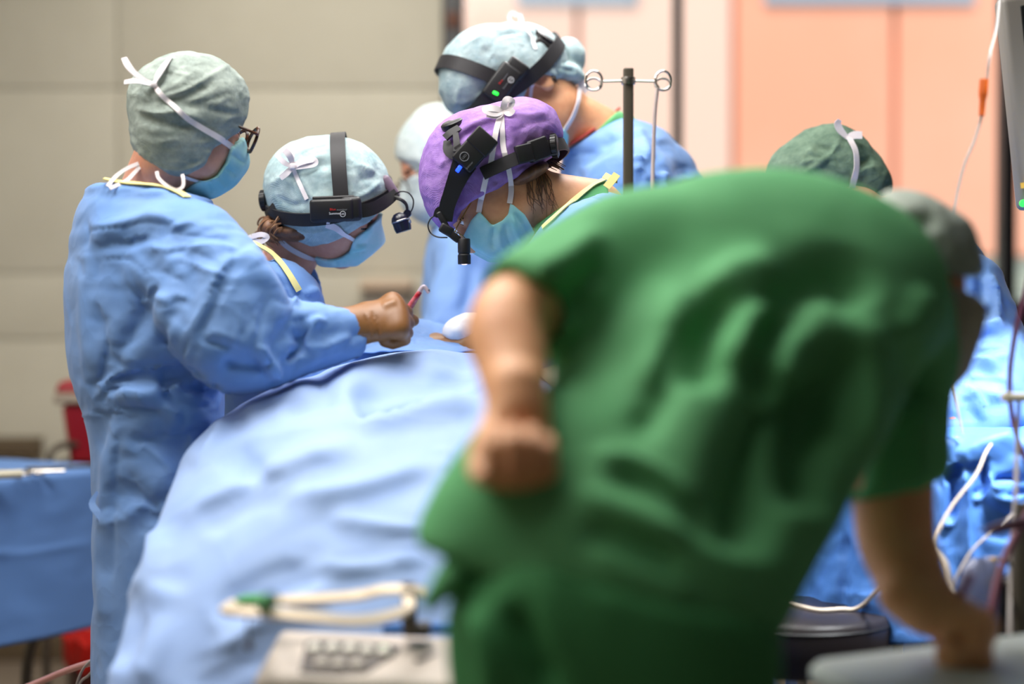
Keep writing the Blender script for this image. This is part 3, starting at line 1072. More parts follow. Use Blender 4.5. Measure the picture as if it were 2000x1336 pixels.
# ================================================================ person 1: assistant in brown glasses, left
def person_glasses():
    H = Head(372, 238, 3.3, (.82, .46, -.33), (.3, .15, .93), .93)
    lat = np.array([.42, -.906, 0]); base = W(300, 668, 3.3); base[2] = 0
    hd = head_sdf(H, ear=False)
    neck = chain([H.w(-0.025, 0, -0.03), H.w(-0.03, 0, -0.09), W(290, 400, 3.32), W(290, 450, 3.32)], [0.052, 0.05, 0.06, 0.08])
    tor = chain([W(290, 410, 3.32), W(285, 470, 3.32), W(290, 600, 3.32), W(298, 760, 3.3), W(303, 900, 3.3)], [.05, .09, .10, .085, .085], 4, [1.7, 1.7, 1.5, 1.35, 1.3], lat)
    legs = [chain([np.array([base[0] + q * .08 * lat[0], 3.3 + q * .08 * lat[1], z]) for z in (0.95, 0.5, 0.08)], [.062, .055, .045]) for q in (1, -1)]
    feet = [chain([np.array([base[0] + q * .08 * lat[0] + k * .9, 3.3 + q * .08 * lat[1] + k * .42, 0.045]) for k in (-.05, .15)], [.042, .035]) for q in (1, -1)]
    ra = chain([W(385, 480, 3.17), W(470, 655, 3.13), W(664, 639, 3.19)], [.05, .042, .03])
    la = chain([W(330, 440, 3.48), W(440, 640, 3.56), W(640, 640, 3.52)], [.05, .042, .03])
    S = U(0.02, hd, neck, tor, ra, la, *legs, *feet)
    o = body_mesh(S, 0.0042, H, M['skin'], base, 'person in tortoiseshell glasses and grey-green tied hood, leftmost, holding a suction tip')
    # gown
    body = chain([W(287, 392, 3.32), W(280, 455, 3.33), W(288, 580, 3.32), W(293, 690, 3.31), W(303, 765, 3.3), W(308, 880, 3.3), W(310, 1000, 3.3), W(308, 1150, 3.3), W(305, 1500, 3.3)],
                 [.068, .128, .137, .128, .116, .112, .112, .112, .125], 5, [1.6, 1.5, 1.42, 1.4, 1.4, 1.45, 1.5, 1.5, 1.55], lat)
    slv = chain([W(372, 478, 3.19), W(385, 490, 3.17), W(442, 585, 3.12), W(468, 650, 3.12), W(600, 645, 3.17), W(706, 637, 3.21)], [.075, .088, .098, .088, .057, .033], 5)
    sl2 = chain([W(320, 440, 3.47), W(440, 640, 3.56), W(640, 640, 3.52)], [.085, .075, .04], 3)
    sl2 = INT(0.004, sl2, HALF(W(640, 640, 3.52), (1, 0, 0)))
    G = U(0.035, body, slv); G = U(0.03, G, sl2)
    d = nrm(W(706, 637, 3.21) - W(600, 645, 3.17))
    G = INT(0.004, G, HALF(W(708, 636, 3.21), d))
    G = INT(0.008, G, HALF(W(280, 366, 3.32), (0.13, 0.05, .95)))
    st = [
        ('stepL', 16, .010, [(455, 480), (428, 525), (398, 578), (362, 645), (343, 690)]),
        ('crease', 4, .004, [(470, 500), (440, 545), (405, 610), (380, 662), (365, 700)]),
        ('ridge', 20, .012, [(470, 470), (520, 530), (575, 610)]),
        ('valley', 18, .024, [(583, 605), (600, 640), (585, 672), (560, 690)]),
        ('ridge', 14, .012, [(612, 600), (606, 640), (618, 668)]),
        ('stepR', 22, .012, [(391, 628), (450, 645), (522, 682)]),
        ('valley', 26, .014, [(430, 690), (490, 700), (530, 690)]),
        ('ridge', 14, .014, [(500, 655), (530, 690), (548, 720)]),
        ('ridge', 12, .010, [(560, 700), (620, 670), (690, 640)]),
        ('stepL', 26, .013, [(186, 742), (215, 715), (260, 702), (310, 694), (350, 690)]),
        ('valley', 22, .022, [(200, 745), (260, 722), (330, 712), (400, 740)]),
        ('ridge', 12, .014, [(235, 735), (262, 758), (300, 752), (340, 742), (380, 752)]),
        ('valley', 13, .014, [(320, 722), (345, 745), (390, 740), (430, 752)]),
        ('ridge', 10, .012, [(192, 764), (245, 757), (290, 762), (330, 782), (368, 818)]),
        ('valley', 16, .012, [(310, 700), (330, 735), (310, 760)]),
        ('crease', 8, .010, [(196, 560), (205, 640), (196, 735)]),
        ('ridge', 14, .008, [(165, 470), (175, 600), (200, 720)]),
        ('valley', 26, .012, [(300, 520), (275, 600), (230, 690)]),
        ('ridge', 22, .012, [(345, 540), (300, 620), (240, 680)]),
        ('ridge', 16, .009, [(250, 470), (310, 560), (340, 640)]),
        ('valley', 30, .012, [(330, 430), (360, 510), (330, 600)]),
        ('ridge', 18, .010, [(170, 430), (240, 425), (330, 400)]),
        ('valley', 18, .009, [(180, 455), (260, 445), (340, 425)]),
        ('crease', 10, .007, [(300, 455), (420, 450), (460, 462)]),
        ('crease', 8, .006, [(352, 470), (430, 505)]),
        ('valley', 30, .014, [(255, 830), (320, 860), (375, 850)]),
        ('ridge', 16, .012, [(258, 832), (310, 880), (350, 940)]),
        ('valley', 24, .012, [(235, 900), (290, 960), (310, 1010)]),
        ('stepL', 10, .007, [(188, 985), (240, 976), (310, 960), (350, 945)]),
        ('ridge', 14, .008, [(212, 780), (206, 900), (196, 1010), (204, 1180)]),
        ('crease', 6, .006, [(232, 800), (222, 930), (214, 1100)]),
        ('valley', 18, .008, [(300, 800), (340, 830), (400, 800)]),
    ]
    fl = [(W(300, 740, 3.2), .13, (0, 0, 1), .10), (W(560, 660, 3.15), .12, (1, 0, 0), .10), (W(470, 640, 3.05), .10, nrm(W(600, 645, 3.17) - W(442, 585, 3.12)), .10),
          (W(200, 500, 3.3), .14, (1, 0, 0), .06), (W(400, 520, 3.1), .10, (0.6, 0, -.8), .05)]
    go = cloth('gown', G, 0.0056, M['gown'], o, st, 2, [(.006, 7, (1, 1, .6), 3.0, 1.0, 2)], buck=dict(ex=.03, fields=fl, it=70))
    # hood
    A = ell(W(386, 208, 3.31), (.093, .088, .084)); B = ell(W(334, 258, 3.29), (.070, .088, .086)); C = ell(W(302, 190, 3.3), (.042, .06, .045))
    rim = [(489, 200), (487, 214), (465, 256), (433, 276), (410, 291), (397, 320), (378, 334), (357, 342), (315, 336), (272, 322), (255, 311), (225, 312), (200, 180), (250, 60), (420, 60), (520, 120)]
    Q = [H.hp(*p) for p in rim]
    cap = INT(0.004, U(0.03, A, B, C, OFF(hd, .006)), poly2(Q, lambda P: H.loc(P)[:, [0, 2]]))
    st = [('ridge', 4, .004, [(308, 192), (360, 178), (410, 150), (455, 122)]), ('valley', 9, .006, [(310, 200), (360, 190), (420, 160)]),
          ('stepR', 8, .007, [(262, 212), (300, 225), (350, 222), (400, 240)]), ('valley', 9, .007, [(268, 225), (320, 240), (380, 250)]),
          ('ridge', 7, .005, [(310, 195), (330, 150), (335, 112)]), ('crease', 5, .004, [(300, 175), (350, 130), (380, 108)]),
          ('crease', 5, .004, [(320, 205), (390, 200), (455, 180)]), ('valley', 7, .004, [(350, 205), (420, 215), (470, 225)]),
          ('ridge', 6, .003, [(300, 190), (345, 165), (395, 130)]), ('stepL', 6, .004, [(262, 285), (310, 322), (360, 330), (395, 312)]),
          ('crease', 4, .003, [(400, 312), (375, 318), (340, 300)]), ('valley', 6, .003, [(258, 230), (262, 270), (275, 300)])]
    co = cloth('hood', cap, 0.0038, M['cap_grey'], o, st, 1, (.006, 24, (1, 1, 1.6), 2.0, 1.0, 2))
    # mask
    mq = [(450, 287), (466, 280), (520, 250), (540, 300), (500, 345), (450, 395), (385, 392), (366, 380), (392, 353), (408, 352), (426, 344), (443, 318)]
    mk = INT(0.002, U(0.02, OFF(hd, 0.008), H.e((0.080, 0, -0.050), (0.052, 0.05, 0.062))), poly2([H.hp(*p) for p in mq], lambda P: H.loc(P)[:, [0, 2]]))
    cloth('face_mask', mk, 0.0034, M['mask'], o, [('crease', 4, .004, [(452, 300), (480, 320)]), ('crease', 4, .004, [(440, 325), (462, 345)]), ('ridge', 4, .003, [(425, 350), (440, 370)]), ('crease', 4, .004, [(405, 356), (412, 378)])], 1)
    hc = U(0.01, cap, OFF(hd, 0.004))
    b = MB()
    P, N = on_cap([co, o], H, [(302, 167), (318, 188), (345, 214), (385, 244), (425, 268), (452, 288)], 0.003)
    b.ribbon(P, N, np.linspace(.008, .011, len(P)), .0014)
    k = on_cap([co, o], H, [(298, 163), (304, 166)], 0.004)[0][0]
    kY = k[1]
    b.ribbon(px_line([(300, 166, kY), (280, 156, kY - .01), (262, 142, kY - .015), (250, 128, kY - .015), (242, 113, kY - .01)]), (0.4, -0.9, 0.2), [.008, .010, .010, .012, .010], .0014, 5)
    b.ribbon(px_line([(300, 166, kY), (282, 161, kY - .01), (262, 158, kY - .02), (243, 161, kY - .02)]), (0.1, -0.7, 0.7), [.008, .012, .012, .010], .0014, 5)
    b.ribbon(px_line([(300, 166, kY), (310, 145, kY - .005), (325, 122, kY + .01), (336, 108, kY + .03)]), (-0.5, -0.7, 0.4), [.007, .016, .014, .006], .0014, 5)
    b.box(W(300, 165, kY - .006), (.006, .004, .005), bev=.003)
    b.build('hood_tie', M['white_tie'], o)
    b = MB()
    P, N = on_cap([co, o], H, [(394, 354), (375, 348), (357, 342)], 0.003); b.ribbon(P, N, .008, .0014)
    b.ribbon(px_line([(306, 335, 3.215), (310, 348, 3.20), (325, 362, 3.19), (344, 371, 3.19), (357, 364, 3.195), (358, 350, 3.20), (356, 341, 3.21)]), (0.1, -1, 0.1), .006, .0014, 5)
    b.ribbon(px_line([(274, 318, 3.24), (250, 328, 3.23), (228, 343, 3.22), (210, 364, 3.20)]), (0.1, -1, 0.3), .007, .0014, 5)
    b.ribbon(px_line([(276, 322, 3.24), (262, 338, 3.23), (245, 354, 3.21), (214, 368, 3.19)]), (0.1, -1, 0.3), .007, .0014, 5)
    b.build('mask_strap', M['white_tie'], o)
    P, N = on_cap([go], H, [(203, 352), (235, 358), (275, 362), (312, 366), (345, 376), (366, 388)], 0.003, c=W(290, 380, 3.3))
    MB().ribbon(P, N, .015, .002).build('collar_binding', M['yellow'], o)
    # waist tie end
    MB().ribbon(px_line([(190, 960, 3.22), (180, 984, 3.21), (192, 1004, 3.205), (204, 1030, 3.20)]), (0.3, -.9, 0), [.004, .012, .012, .003], .0014, 4).build('gown_tie', M['gown_light'], o)
    # glove
    wr = W(694, 637, 3.205)
    gs = U(0.012, hand_sdf(wr, (.93, .10, .22), (0.12, .80, -.58), 1, 1.02, curl=([62, 70, 76, 80], 88, 50), thumb=(.8, .15, .55), fat=1.13, pl=.072),
           chain([W(640, 640, 3.18), W(670, 640, 3.195), wr], [.036, .035, .033]))
    V, F = polygonize(gs, .0028)
    V = lap(V, F, 1)
    V = folds(V, F, [('crease', 3.5, .0035, [(726, 606), (738, 640), (740, 662)]), ('crease', 3, .0025, [(712, 612), (722, 645), (722, 668)]), ('ridge', 3, .002, [(716, 610), (728, 640), (731, 664)]),
                     ('ridge', 7, .003, [(745, 598), (775, 588)]), ('crease', 3, .0015, [(735, 615), (742, 650)])])
    obj('glove', V, F, M['glove'], o, label='brown surgical glove')
    # glasses (own thing)
    bs = H.w(0.11, 0, 0)
    g = empty('glasses', bs, 'brown tortoiseshell glasses worn by the leftmost person', 'glasses')
    b = MB()
    lens = MB()
    for q in (1, -1):
        ring = []
        for k in range(33):
            a = 2 * math.pi * k / 32
            rr = 1 + 0.06 * math.cos(2 * a)
            ring.append(H.w(0.120 - 0.006 * abs(math.cos(a)) * (1 if math.cos(a) > 0 else 0), q * (0.035 + 0.027 * math.cos(a) * rr), 0.008 + 0.0245 * math.sin(a)))
        b.tube(ring, 0.0032, 8, cap=False)
        b.tube([H.w(0.114, q * 0.062, 0.014), H.w(0.108, q * 0.070, 0.014), H.w(0.07, q * 0.074, 0.013), H.w(0.0, q * 0.074, 0.010)], 0.0028, 8, sub=4)
        lens.ngon([r for r in ring[:-1]], H.R[:, 0] * 0.0012)
    b.tube([H.w(0.120, 0.010, 0.002), H.w(0.123, 0, 0.004), H.w(0.120, -0.010, 0.002)], 0.0022, 8, sub=4)
    b.build('frame', M['tortoise'], g)
    lens.build('lens', M['glass'], g)
    # suction tip
    t = empty('suction_tip', W(795, 606, 3.27), 'clear suction tip with red fluid held in the brown glove', 'suction tip')
    MB().tube(px_line([(772, 642, 3.285), (786, 622, 3.28), (800, 600, 3.275), (812, 582, 3.27), (820, 570, 3.27)]), [.0062, .0062, .0060, .0052, .0046], 12, sub=3).build('handle', M['blood'], t)
    MB().tube(px_line([(818, 573, 3.27), (822, 565, 3.27), (827, 560, 3.27), (831, 562, 3.27), (835, 568, 3.27), (838, 572, 3.27)]), [.0046, .0042, .0038, .0036, .0034, .0034], 12, sub=3).build('nozzle', M['clear'], t)
    MB().box(W(838, 567, 3.268), (.0014, .0014, .0014), bev=.0005).build('suction_hole', M['black'], t)


person_glasses()
# ================================================================ person 2: surgeon with headlight beside the assistant
def person_pale_cap():
    H = Head(648, 396, 3.62, (.88, .0, -.47), (.42, -.5, .76), .97)
    base = W(545, 668, 3.72); base[2] = 0
    hd = head_sdf(H, ear=False)
    lat = np.array([.25, -.97, 0])
    neck = chain([H.w(-0.02, 0, -0.03), H.w(-0.03, 0, -0.085), W(560, 520, 3.66), W(540, 560, 3.68)], [0.05, 0.046, 0.055, 0.07])
    tor = chain([W(540, 545, 3.68), W(530, 620, 3.7), W(530, 800, 3.72), W(535, 950, 3.72)], [.05, .085, .085, .09], 3, [1.7, 1.8, 1.6, 1.5], lat)
    legs = [chain([np.array([base[0], 3.72 + q * .09, z]) for z in (0.95, 0.5, 0.08)], [.062, .055, .045]) for q in (1, -1)]
    feet = [chain([np.array([base[0] + k, 3.72 + q * .09, 0.045]) for k in (-.05, .15)], [.042, .035]) for q in (1, -1)]
    arms = [chain([W(545, 590, 3.72 + q * .17), W(600, 740, 3.72 + q * .2), W(760, 690, 3.7 + q * .1)], [.05, .042, .03]) for q in (1, -1)]
    S = U(0.02, hd, neck, tor, *arms, *legs, *feet)
    o = body_mesh(S, 0.0042, H, M['skin'], base, 'person in pale aqua cap with black headlight, bending beside the assistant in glasses')
    body = chain([W(555, 530, 3.67), W(545, 570, 3.68), W(535, 640, 3.7), W(530, 760, 3.72), W(535, 1000, 3.72), W(540, 1500, 3.72)], [.055, .088, .11, .115, .115, .13], 4, [1.7, 1.75, 1.7, 1.5, 1.5, 1.6], lat)
    sl = [chain([W(545, 585, 3.70 + q * .16), W(600, 735, 3.72 + q * .2), W(730, 690, 3.7 + q * .12)], [.08, .07, .042], 3) for q in (1, -1)]
    G = U(0.03, body, *sl)
    G = INT(0.006, G, HALF(W(545, 510, 3.66), (-0.42, 0.05, .9)))
    G = SUB(0.006, G, chain([W(600, 500, 3.60), W(575, 545, 3.62)], [.048, .03]))
    st = [('stepR', 10, .008, [(500, 478), (535, 500), (570, 540), (600, 585)]), ('ridge', 9, .010, [(508, 500), (545, 530), (580, 580)]), ('valley', 10, .008, [(530, 545), (550, 540), (575, 570)]),
          ('crease', 5, .005, [(520, 530), (560, 560), (610, 590)]), ('ridge', 10, .008, [(600, 545), (622, 570), (632, 600)])]
    go = cloth('gown', G, 0.0065, M['gown'], o, st, 2, (.004, 9, (1, 1, 1), 6.0, 1.0, 2), buck=dict(ex=.03, fields=[(W(560, 570, 3.6), .1, (1, 0, -1), .08)], it=40))
    P, N = on_cap([go], H, [(492, 475), (512, 485), (530, 496), (548, 515), (566, 540), (584, 568)], 0.003, c=W(545, 520, 3.62))
    MB().ribbon(P, N, .012, .002).build('collar_binding', M['yellow'], o)
    # cap
    A = ell(W(668, 362, 3.62), (.088, .088, .082)); B = ell(W(592, 365, 3.62), (.076, .086, .083)); C = ell(W(640, 420, 3.60), (.085, .088, .05))
    rim = [(756, 366), (748, 417), (720, 432), (691, 446), (655, 462), (614, 472), (600, 466), (584, 460), (562, 446), (542, 445), (528, 430), (500, 420), (470, 330), (560, 230), (720, 240), (800, 320)]
    cap = INT(0.004, U(0.05, A, B, C, OFF(hd, .002)), poly2([H.hp(*q) for q in rim], lambda P: H.loc(P)[:, [0, 2]]))
    st = [('ridge', 6, .005, [(520, 365), (560, 340), (590, 320), (640, 300)]), ('valley', 8, .006, [(560, 350), (600, 330), (650, 318)]),
          ('crease', 5, .005, [(575, 335), (595, 370), (606, 395)]), ('ridge', 5, .004, [(580, 330), (602, 375), (615, 392)]),
          ('stepL', 7, .006, [(690, 385), (715, 375), (745, 350)]), ('valley', 7, .005, [(700, 350), (725, 345), (742, 330)]), ('ridge', 6, .004, [(690, 320), (720, 330), (745, 350)]),
          ('crease', 5, .005, [(545, 425), (580, 440), (640, 436)]), ('stepL', 6, .005, [(560, 440), (600, 452), (650, 446)]), ('ridge', 5, .004, [(640, 440), (660, 450), (700, 430)]),
          ('crease', 4, .004, [(585, 305), (610, 290), (640, 285)]), ('valley', 6, .004, [(540, 385), (570, 400), (600, 395)])]
    co = cloth('cap', cap, 0.0038, M['cap_pale'], o, st, 1, (.005, 22, (1, 1, 1), 12.0, 1.0, 2))
    # mask
    mq = [(691, 468), (712, 455), (737, 440), (765, 440), (760, 480), (720, 510), (690, 530), (618, 522), (616, 500), (640, 506), (664, 505), (680, 495)]
    mk = INT(0.002, U(0.02, OFF(hd, 0.008), H.e((0.078, 0, -0.055), (0.052, 0.05, 0.06)), H.e((0.03, 0.0, -0.09), (0.06, 0.055, 0.04))), poly2([H.hp(*q) for q in mq], lambda P: H.loc(P)[:, [0, 2]]))
    cloth('face_mask', mk, 0.0034, M['mask_white'], o, [('crease', 4, .005, [(697, 478), (720, 475)]), ('crease', 4, .005, [(690, 495), (712, 492)]), ('ridge', 4, .003, [(690, 488), (715, 484)]), ('crease', 4, .004, [(655, 510), (660, 522)])], 1)
    hc = U(0.01, cap, OFF(hd, 0.004))
    b = MB()
    P, N = on_cap([co, o], H, [(638, 436), (658, 446), (676, 458), (692, 469)], 0.005); b.ribbon(P, N, np.linspace(.014, .006, len(P)), .0014)
    P, N = on_cap([co, o], H, [(538, 456), (556, 478), (580, 494), (606, 502), (640, 507)], 0.004); b.ribbon(P, N, .010, .0014)
    b.ribbon(px_line([(492, 462, 3.55), (510, 458, 3.54), (522, 463, 3.54), (510, 472, 3.54), (494, 470, 3.55)]), (0, -1, 0.2), .010, .0014, 5)
    b.ribbon(px_line([(492, 462, 3.55), (480, 470, 3.55), (482, 482, 3.55)]), (0, -1, 0.2), .010, .0014, 5)
    b.build('mask_strap', M['white_tie'], o)
    # cap bow
    b = MB()
    P, N = on_cap([co], H, [(572, 325), (584, 355), (600, 390)], 0.003); b.ribbon(P, N, .008, .0014)
    kY = P[0][1] - .006
    for L, wd_ in (([(572, 325, kY), (566, 305, kY - .01), (556, 293, kY - .012)], [.007, .012, .012]), ([(572, 325, kY), (570, 310, kY - .006), (572, 298, kY - .004), (578, 292, kY)], [.006, .010, .010, .009]),
                   ([(572, 325, kY), (556, 318, kY - .01), (540, 302, kY - .01)], [.007, .010, .009]), ([(572, 325, kY), (590, 316, kY - .008), (612, 312, kY - .004), (614, 320, kY - .004), (592, 324, kY - .006), (572, 326, kY)], .012),
                   ([(572, 325, kY), (560, 338, kY - .004), (548, 348, kY)], [.008, .012, .010])):
        b.ribbon(px_line(L), (0, -1, 0.25), wd_, .0014, 5)
    b.box(W(572, 325, kY - .004), (.006, .004, .006), bev=.003)
    b.build('cap_tie', M['white_tie'], o)
    # hair at the nape
    b = MB(); rnd = random.Random(3)
    for k in range(46):
        x0 = rnd.uniform(520, 552); y0 = rnd.uniform(420, 448); yy = rnd.uniform(3.54, 3.66)
        x1 = x0 - rnd.uniform(8, 26); y1 = y0 + rnd.uniform(14, 36)
        b.tube(px_line([(x0, y0, yy), ((x0 + x1) / 2 - rnd.uniform(0, 8), (y0 + y1) / 2 - 4, yy - .006), (x1, y1, yy), (x1 + rnd.uniform(2, 22), y1 + rnd.uniform(6, 20), yy)]), [.0016, .0022, .0018, .0006], 5, sub=4)
    b.build('hair', M['hair_blond'], o)
    hairs = U(.02, ell(W(530, 446, 3.61), (.022, .06, .026)), ell(W(585, 455, 3.6), (.05, .06, .018)))
    V, F = polygonize(hairs, .005); obj('hair', V, F, M['hair_brown'], o)

    # headlight
    t = empty('surgical_headlight', W(640, 420, 3.53), 'black headlight with round lamp worn over the pale aqua cap', 'headlight', None)
    back, front, side = W(527, 398, 3.63), W(756, 374, 3.60), W(632, 420, 3.525)
    P, D, nn, A = headband(co, H, back, front, side, lift=.003)
    MB().ribbon(P, D, .026, .004, closed=True).build('headband', M['black_soft'], t)
    kb = MB(); ax = nrm(back - front); knob(kb, W(522, 391, 3.60), ax, .020, .013); kb.build('adjusting_knob', M['black'], t)
    MB().box(W(548, 412, 3.565), (.022, .012, .022), imgR(-38, -0.3), .008).build('ratchet_housing', M['black'], t)
    near = W(668, 398, 3.525); far = W(672, 335, 3.71); top = W(662, 272, 3.61)
    P, D, nn, A = headband(co, H, near, far, top, lift=.003, rng=(0, math.pi), n=40)
    MB().ribbon(P, D, .029, .004).build('top_strap', M['black_soft'], t)
    b = MB(); bY = 3.492
    b.box(W(648, 411, bY), (.041, .011, .0215), imgR(2, 0.0), .006)
    b.box(W(686, 408, bY + .004), (.020, .010, .0235), imgR(4, 0.1), .009)
    b.box(W(652, 389, bY + .012), (.040, .010, .006), imgR(2), .003)
    hs = b.build('battery_housing', M['black'], t)
    fr = bY - .0118
    text_mesh('Blue', .0066, W(650, 409, fr), (1, 0, 0.03), (0, 0, 1), M['print_red'], t, 'lettering')
    text_mesh('monitor', .0060, W(668, 409.5, fr), (1, 0, 0.03), (0, 0, 1), M['print_grey'], t, 'lettering')
    text_mesh('Summer', .0066, W(654, 417, fr), (1, 0, 0.03), (0, 0, 1), M['print_white'], t, 'lettering')
    text_mesh('LED', .0046, W(669.5, 418, fr), (1, 0, 0.03), (0, 0, 1), M['print_white'], t, 'lettering')
    ring = [W(669.5, 418, fr) + np.array([.0052 * math.cos(q), 0, .0052 * math.sin(q)]) for q in np.linspace(0, 2 * math.pi, 25)]
    MB().tube(ring, .0005, 6, cap=False).build('led_badge', M['print_white'], t)
    b = MB()
    b.ribbon(px_line([(694, 410, 3.515), (715, 411, 3.52), (738, 403, 3.53), (758, 390, 3.545), (772, 378, 3.57)]), (0.25, -1, 0), [.030, .026, .024, .022, .018], .009, 4)
    b.build('side_arm', M['black'], t)
    MB().box(W(762, 366, 3.60), (.010, .030, .024), imgR(32), .008).build('front_pad', mat('pad_mauve', (110, 90, 108), 0.5), t)
    b = MB()
    for dy in (0, .007):
        b.tube(px_line([(768, 384 + dy * 300, 3.56), (782, 388 + dy * 300, 3.55), (793, 398 + dy * 200, 3.55), (796, 412, 3.55)]), .0028, 8, sub=5)
    b.build('lamp_arm', M['black'], t)
    MB().tube(px_line([(772, 379, 3.56), (784, 374, 3.545), (798, 377, 3.545), (807, 390, 3.545), (806, 406, 3.545), (799, 419, 3.55)]), .0014, 8, sub=6).build('lamp_wire', M['black'], t)
    c0, c1 = W(778, 417, 3.55), W(789, 452, 3.55)
    ax = nrm(c1 - c0); L = np.linalg.norm(c1 - c0)
    lm = MB().lathe(c0, [(.001, -.002), (.010, 0), (.0155, .006), (.0175, .012), (.0178, .016), (.0172, .0165), (.0170, L * .8), (.015, L), (.001, L)], ax, 32).build('lamp', M['black_gloss'], t)
    MB().lathe(c0 + ax * .0135, [(.0178, 0), (.0184, .0008), (.0184, .0022), (.0178, .003)], ax, 32).build('chrome_ring', M['chrome'], lm)
    MB().lathe(W(798, 433, 3.545), [(.004, -.004), (.004, .004)], (0.8, -.3, .2), 12).build('focus_pin', M['chrome'], lm)
    MB().lathe(W(796, 417, 3.55), [(.0075, -.008), (.0075, .008)], (0, 1, 0), 16).build('hinge', M['black_gloss'], t)


person_pale_cap()
# ================================================================ person 3: surgeon in the purple cap
def person_purple_cap():
    H = Head(949, 362, 3.45, (-.5, -.12, -.86), (-.86, 0, .5))
    base = W(1210, 668, 3.62); base[2] = 0
    hd = head_sdf(H, ear=False)
    lat = np.array([.1, 1.0, 0])
    neck = chain([H.w(-0.02, 0, -0.03), H.w(-0.03, 0, -0.085), W(1070, 400, 3.47), W(1150, 425, 3.5)], [0.056, 0.054, 0.062, 0.075])
    tor = chain([W(1130, 430, 3.5), W(1190, 500, 3.54), W(1225, 650, 3.58), W(1225, 900, 3.62)], [.055, .085, .09, .09], 3, [1.7, 1.8, 1.6, 1.4], lat)
    legs = [chain([np.array([base[0], 3.62 + q * .09, z]) for z in (0.95, 0.5, 0.08)], [.065, .055, .045]) for q in (1, -1)]
    feet = [chain([np.array([base[0] + k, 3.62 + q * .09, 0.045]) for k in (-.15, .05)], [.035, .042]) for q in (1, -1)]
    arms = [chain([W(1140, 500, 3.54 + q * .17), W(1030, 635, 3.5 + q * .14), W(975, 655, 3.54 + q * .08)], [.05, .042, .03]) for q in (1, -1)]
    S = U(0.02, hd, neck, tor, *arms, *legs, *feet)
    o = body_mesh(S, 0.0042, H, M['skin_tan'], base, 'person in purple cap with black headlight, bending left over the drape')
    body = chain([W(1072, 470, 3.47), W(1130, 455, 3.5), W(1205, 520, 3.54), W(1240, 650, 3.58), W(1240, 900, 3.62), W(1240, 1500, 3.62)], [.066, .098, .12, .125, .12, .13], 4, [1.4, 1.75, 1.7, 1.5, 1.5, 1.6], lat)
    sl = [chain([W(1130, 495, 3.53 + q * .15), W(1030, 630, 3.5 + q * .14), W(938, 665, 3.56 + q * .05)], [.085, .072, .042], 3) for q in (1, -1)]
    body = INT(0.006, body, HALF(W(1098, 421, 3.4), (-0.62, 0.15, .78)))
    G = U(0.03, body, *sl)
    G = INT(0.004, G, HALF(W(942, 665, 3.56), (-1, 0, 0)))
    st = [('stepR', 8, .006, [(1090, 440), (1150, 400), (1230, 395)]), ('crease', 5, .005, [(1150, 375), (1200, 390), (1225, 400)]), ('ridge', 12, .008, [(1060, 460), (1110, 420), (1180, 380)]),
          ('valley', 12, .01, [(985, 530), (1000, 500), (1040, 470)]), ('valley', 16, .014, [(900, 620), (930, 570), (980, 520)])]
    go = cloth('gown', G, 0.0065, M['gown'], o, st, 2, (.004, 9, (1, 1, 1), 6.0, 1.0, 2), buck=dict(ex=.03, fields=[(W(960, 600, 3.5), .15, (1, 0, -.4), .08)], it=40))
    sc = INT(0.004, U(.02, OFF(neck, .010), OFF(tor, .006)), HALF(W(1112, 395, 3.45), (-.55, 0, .8)))
    sc = INT(0.004, sc, HALF(W(1190, 420, 3.5), (.9, 0, .1)))
    so = cloth('scrub_collar', sc, 0.005, M['green'], o, (), 1)
    P, N = on_cap([go, so], H, [(1062, 446), (1080, 430), (1102, 410), (1130, 386), (1160, 364), (1192, 348)], 0.004, c=W(1130, 430, 3.5))
    b = MB().ribbon(P, N, .010, .002)
    k = W(1193, 350, 3.38)
    b.ribbon(px_line([(1180, 342, 3.39), (1196, 350, 3.38), (1206, 352, 3.38)]), (0, -1, .3), .012, .002, 4)
    b.ribbon(px_line([(1205, 340, 3.38), (1196, 352, 3.375), (1184, 366, 3.37)]), (0, -1, .3), .014, .002, 4)
    b.build('collar_binding', M['yellow'], o)
    # cap
    A = ell(W(928, 326, 3.45), (.078, .088, .093), imgR(20)); B = ell(W(1030, 264, 3.45), (.064, .07, .060), imgR(20)); C = ell(W(985, 275, 3.45), (.08, .088, .055), imgR(32)); D_ = ell(W(885, 390, 3.45), (.036, .075, .05))
    rim = [(1058, 310), (1035, 330), (1010, 347), (975, 362), (944, 378), (918, 392), (900, 408), (890, 428), (870, 440), (840, 430), (800, 330), (850, 180), (960, 170), (1060, 170), (1120, 230), (1110, 280), (1078, 296)]
    cap = INT(0.004, U(0.05, A, B, C, D_, OFF(hd, .005)), poly2([H.hp(*q) for q in rim], lambda P: H.loc(P)[:, [0, 2]]))
    st = [('valley', 8, .007, [(875, 290), (905, 262), (955, 240)]), ('ridge', 6, .006, [(880, 275), (920, 245), (965, 230)]), ('crease', 5, .005, [(895, 290), (930, 262), (970, 250)]),
          ('valley', 10, .008, [(975, 222), (985, 260), (975, 300)]), ('ridge', 6, .004, [(1000, 220), (1030, 225), (1070, 220)]), ('crease', 5, .004, [(1000, 260), (1040, 240), (1080, 235)]),
          ('stepL', 6, .005, [(1000, 340), (1030, 322), (1055, 305)]), ('ridge', 6, .004, [(890, 415), (930, 382), (990, 358)]), ('crease', 4, .004, [(900, 400), (940, 370), (990, 348)]),
          ('stepR', 6, .005, [(858, 330), (872, 315), (890, 312)])]
    co = cloth('cap', cap, 0.0038, M['cap_purple'], o, st, 1, (.006, 26, (1, 1, 1), 30.0, 1.0, 2))
    # mask
    mq = [(936, 414), (950, 430), (962, 441), (980, 433), (992, 420), (996, 398), (1024, 420), (1046, 452), (1030, 480), (998, 500), (960, 500), (925, 480), (905, 458), (920, 430)]
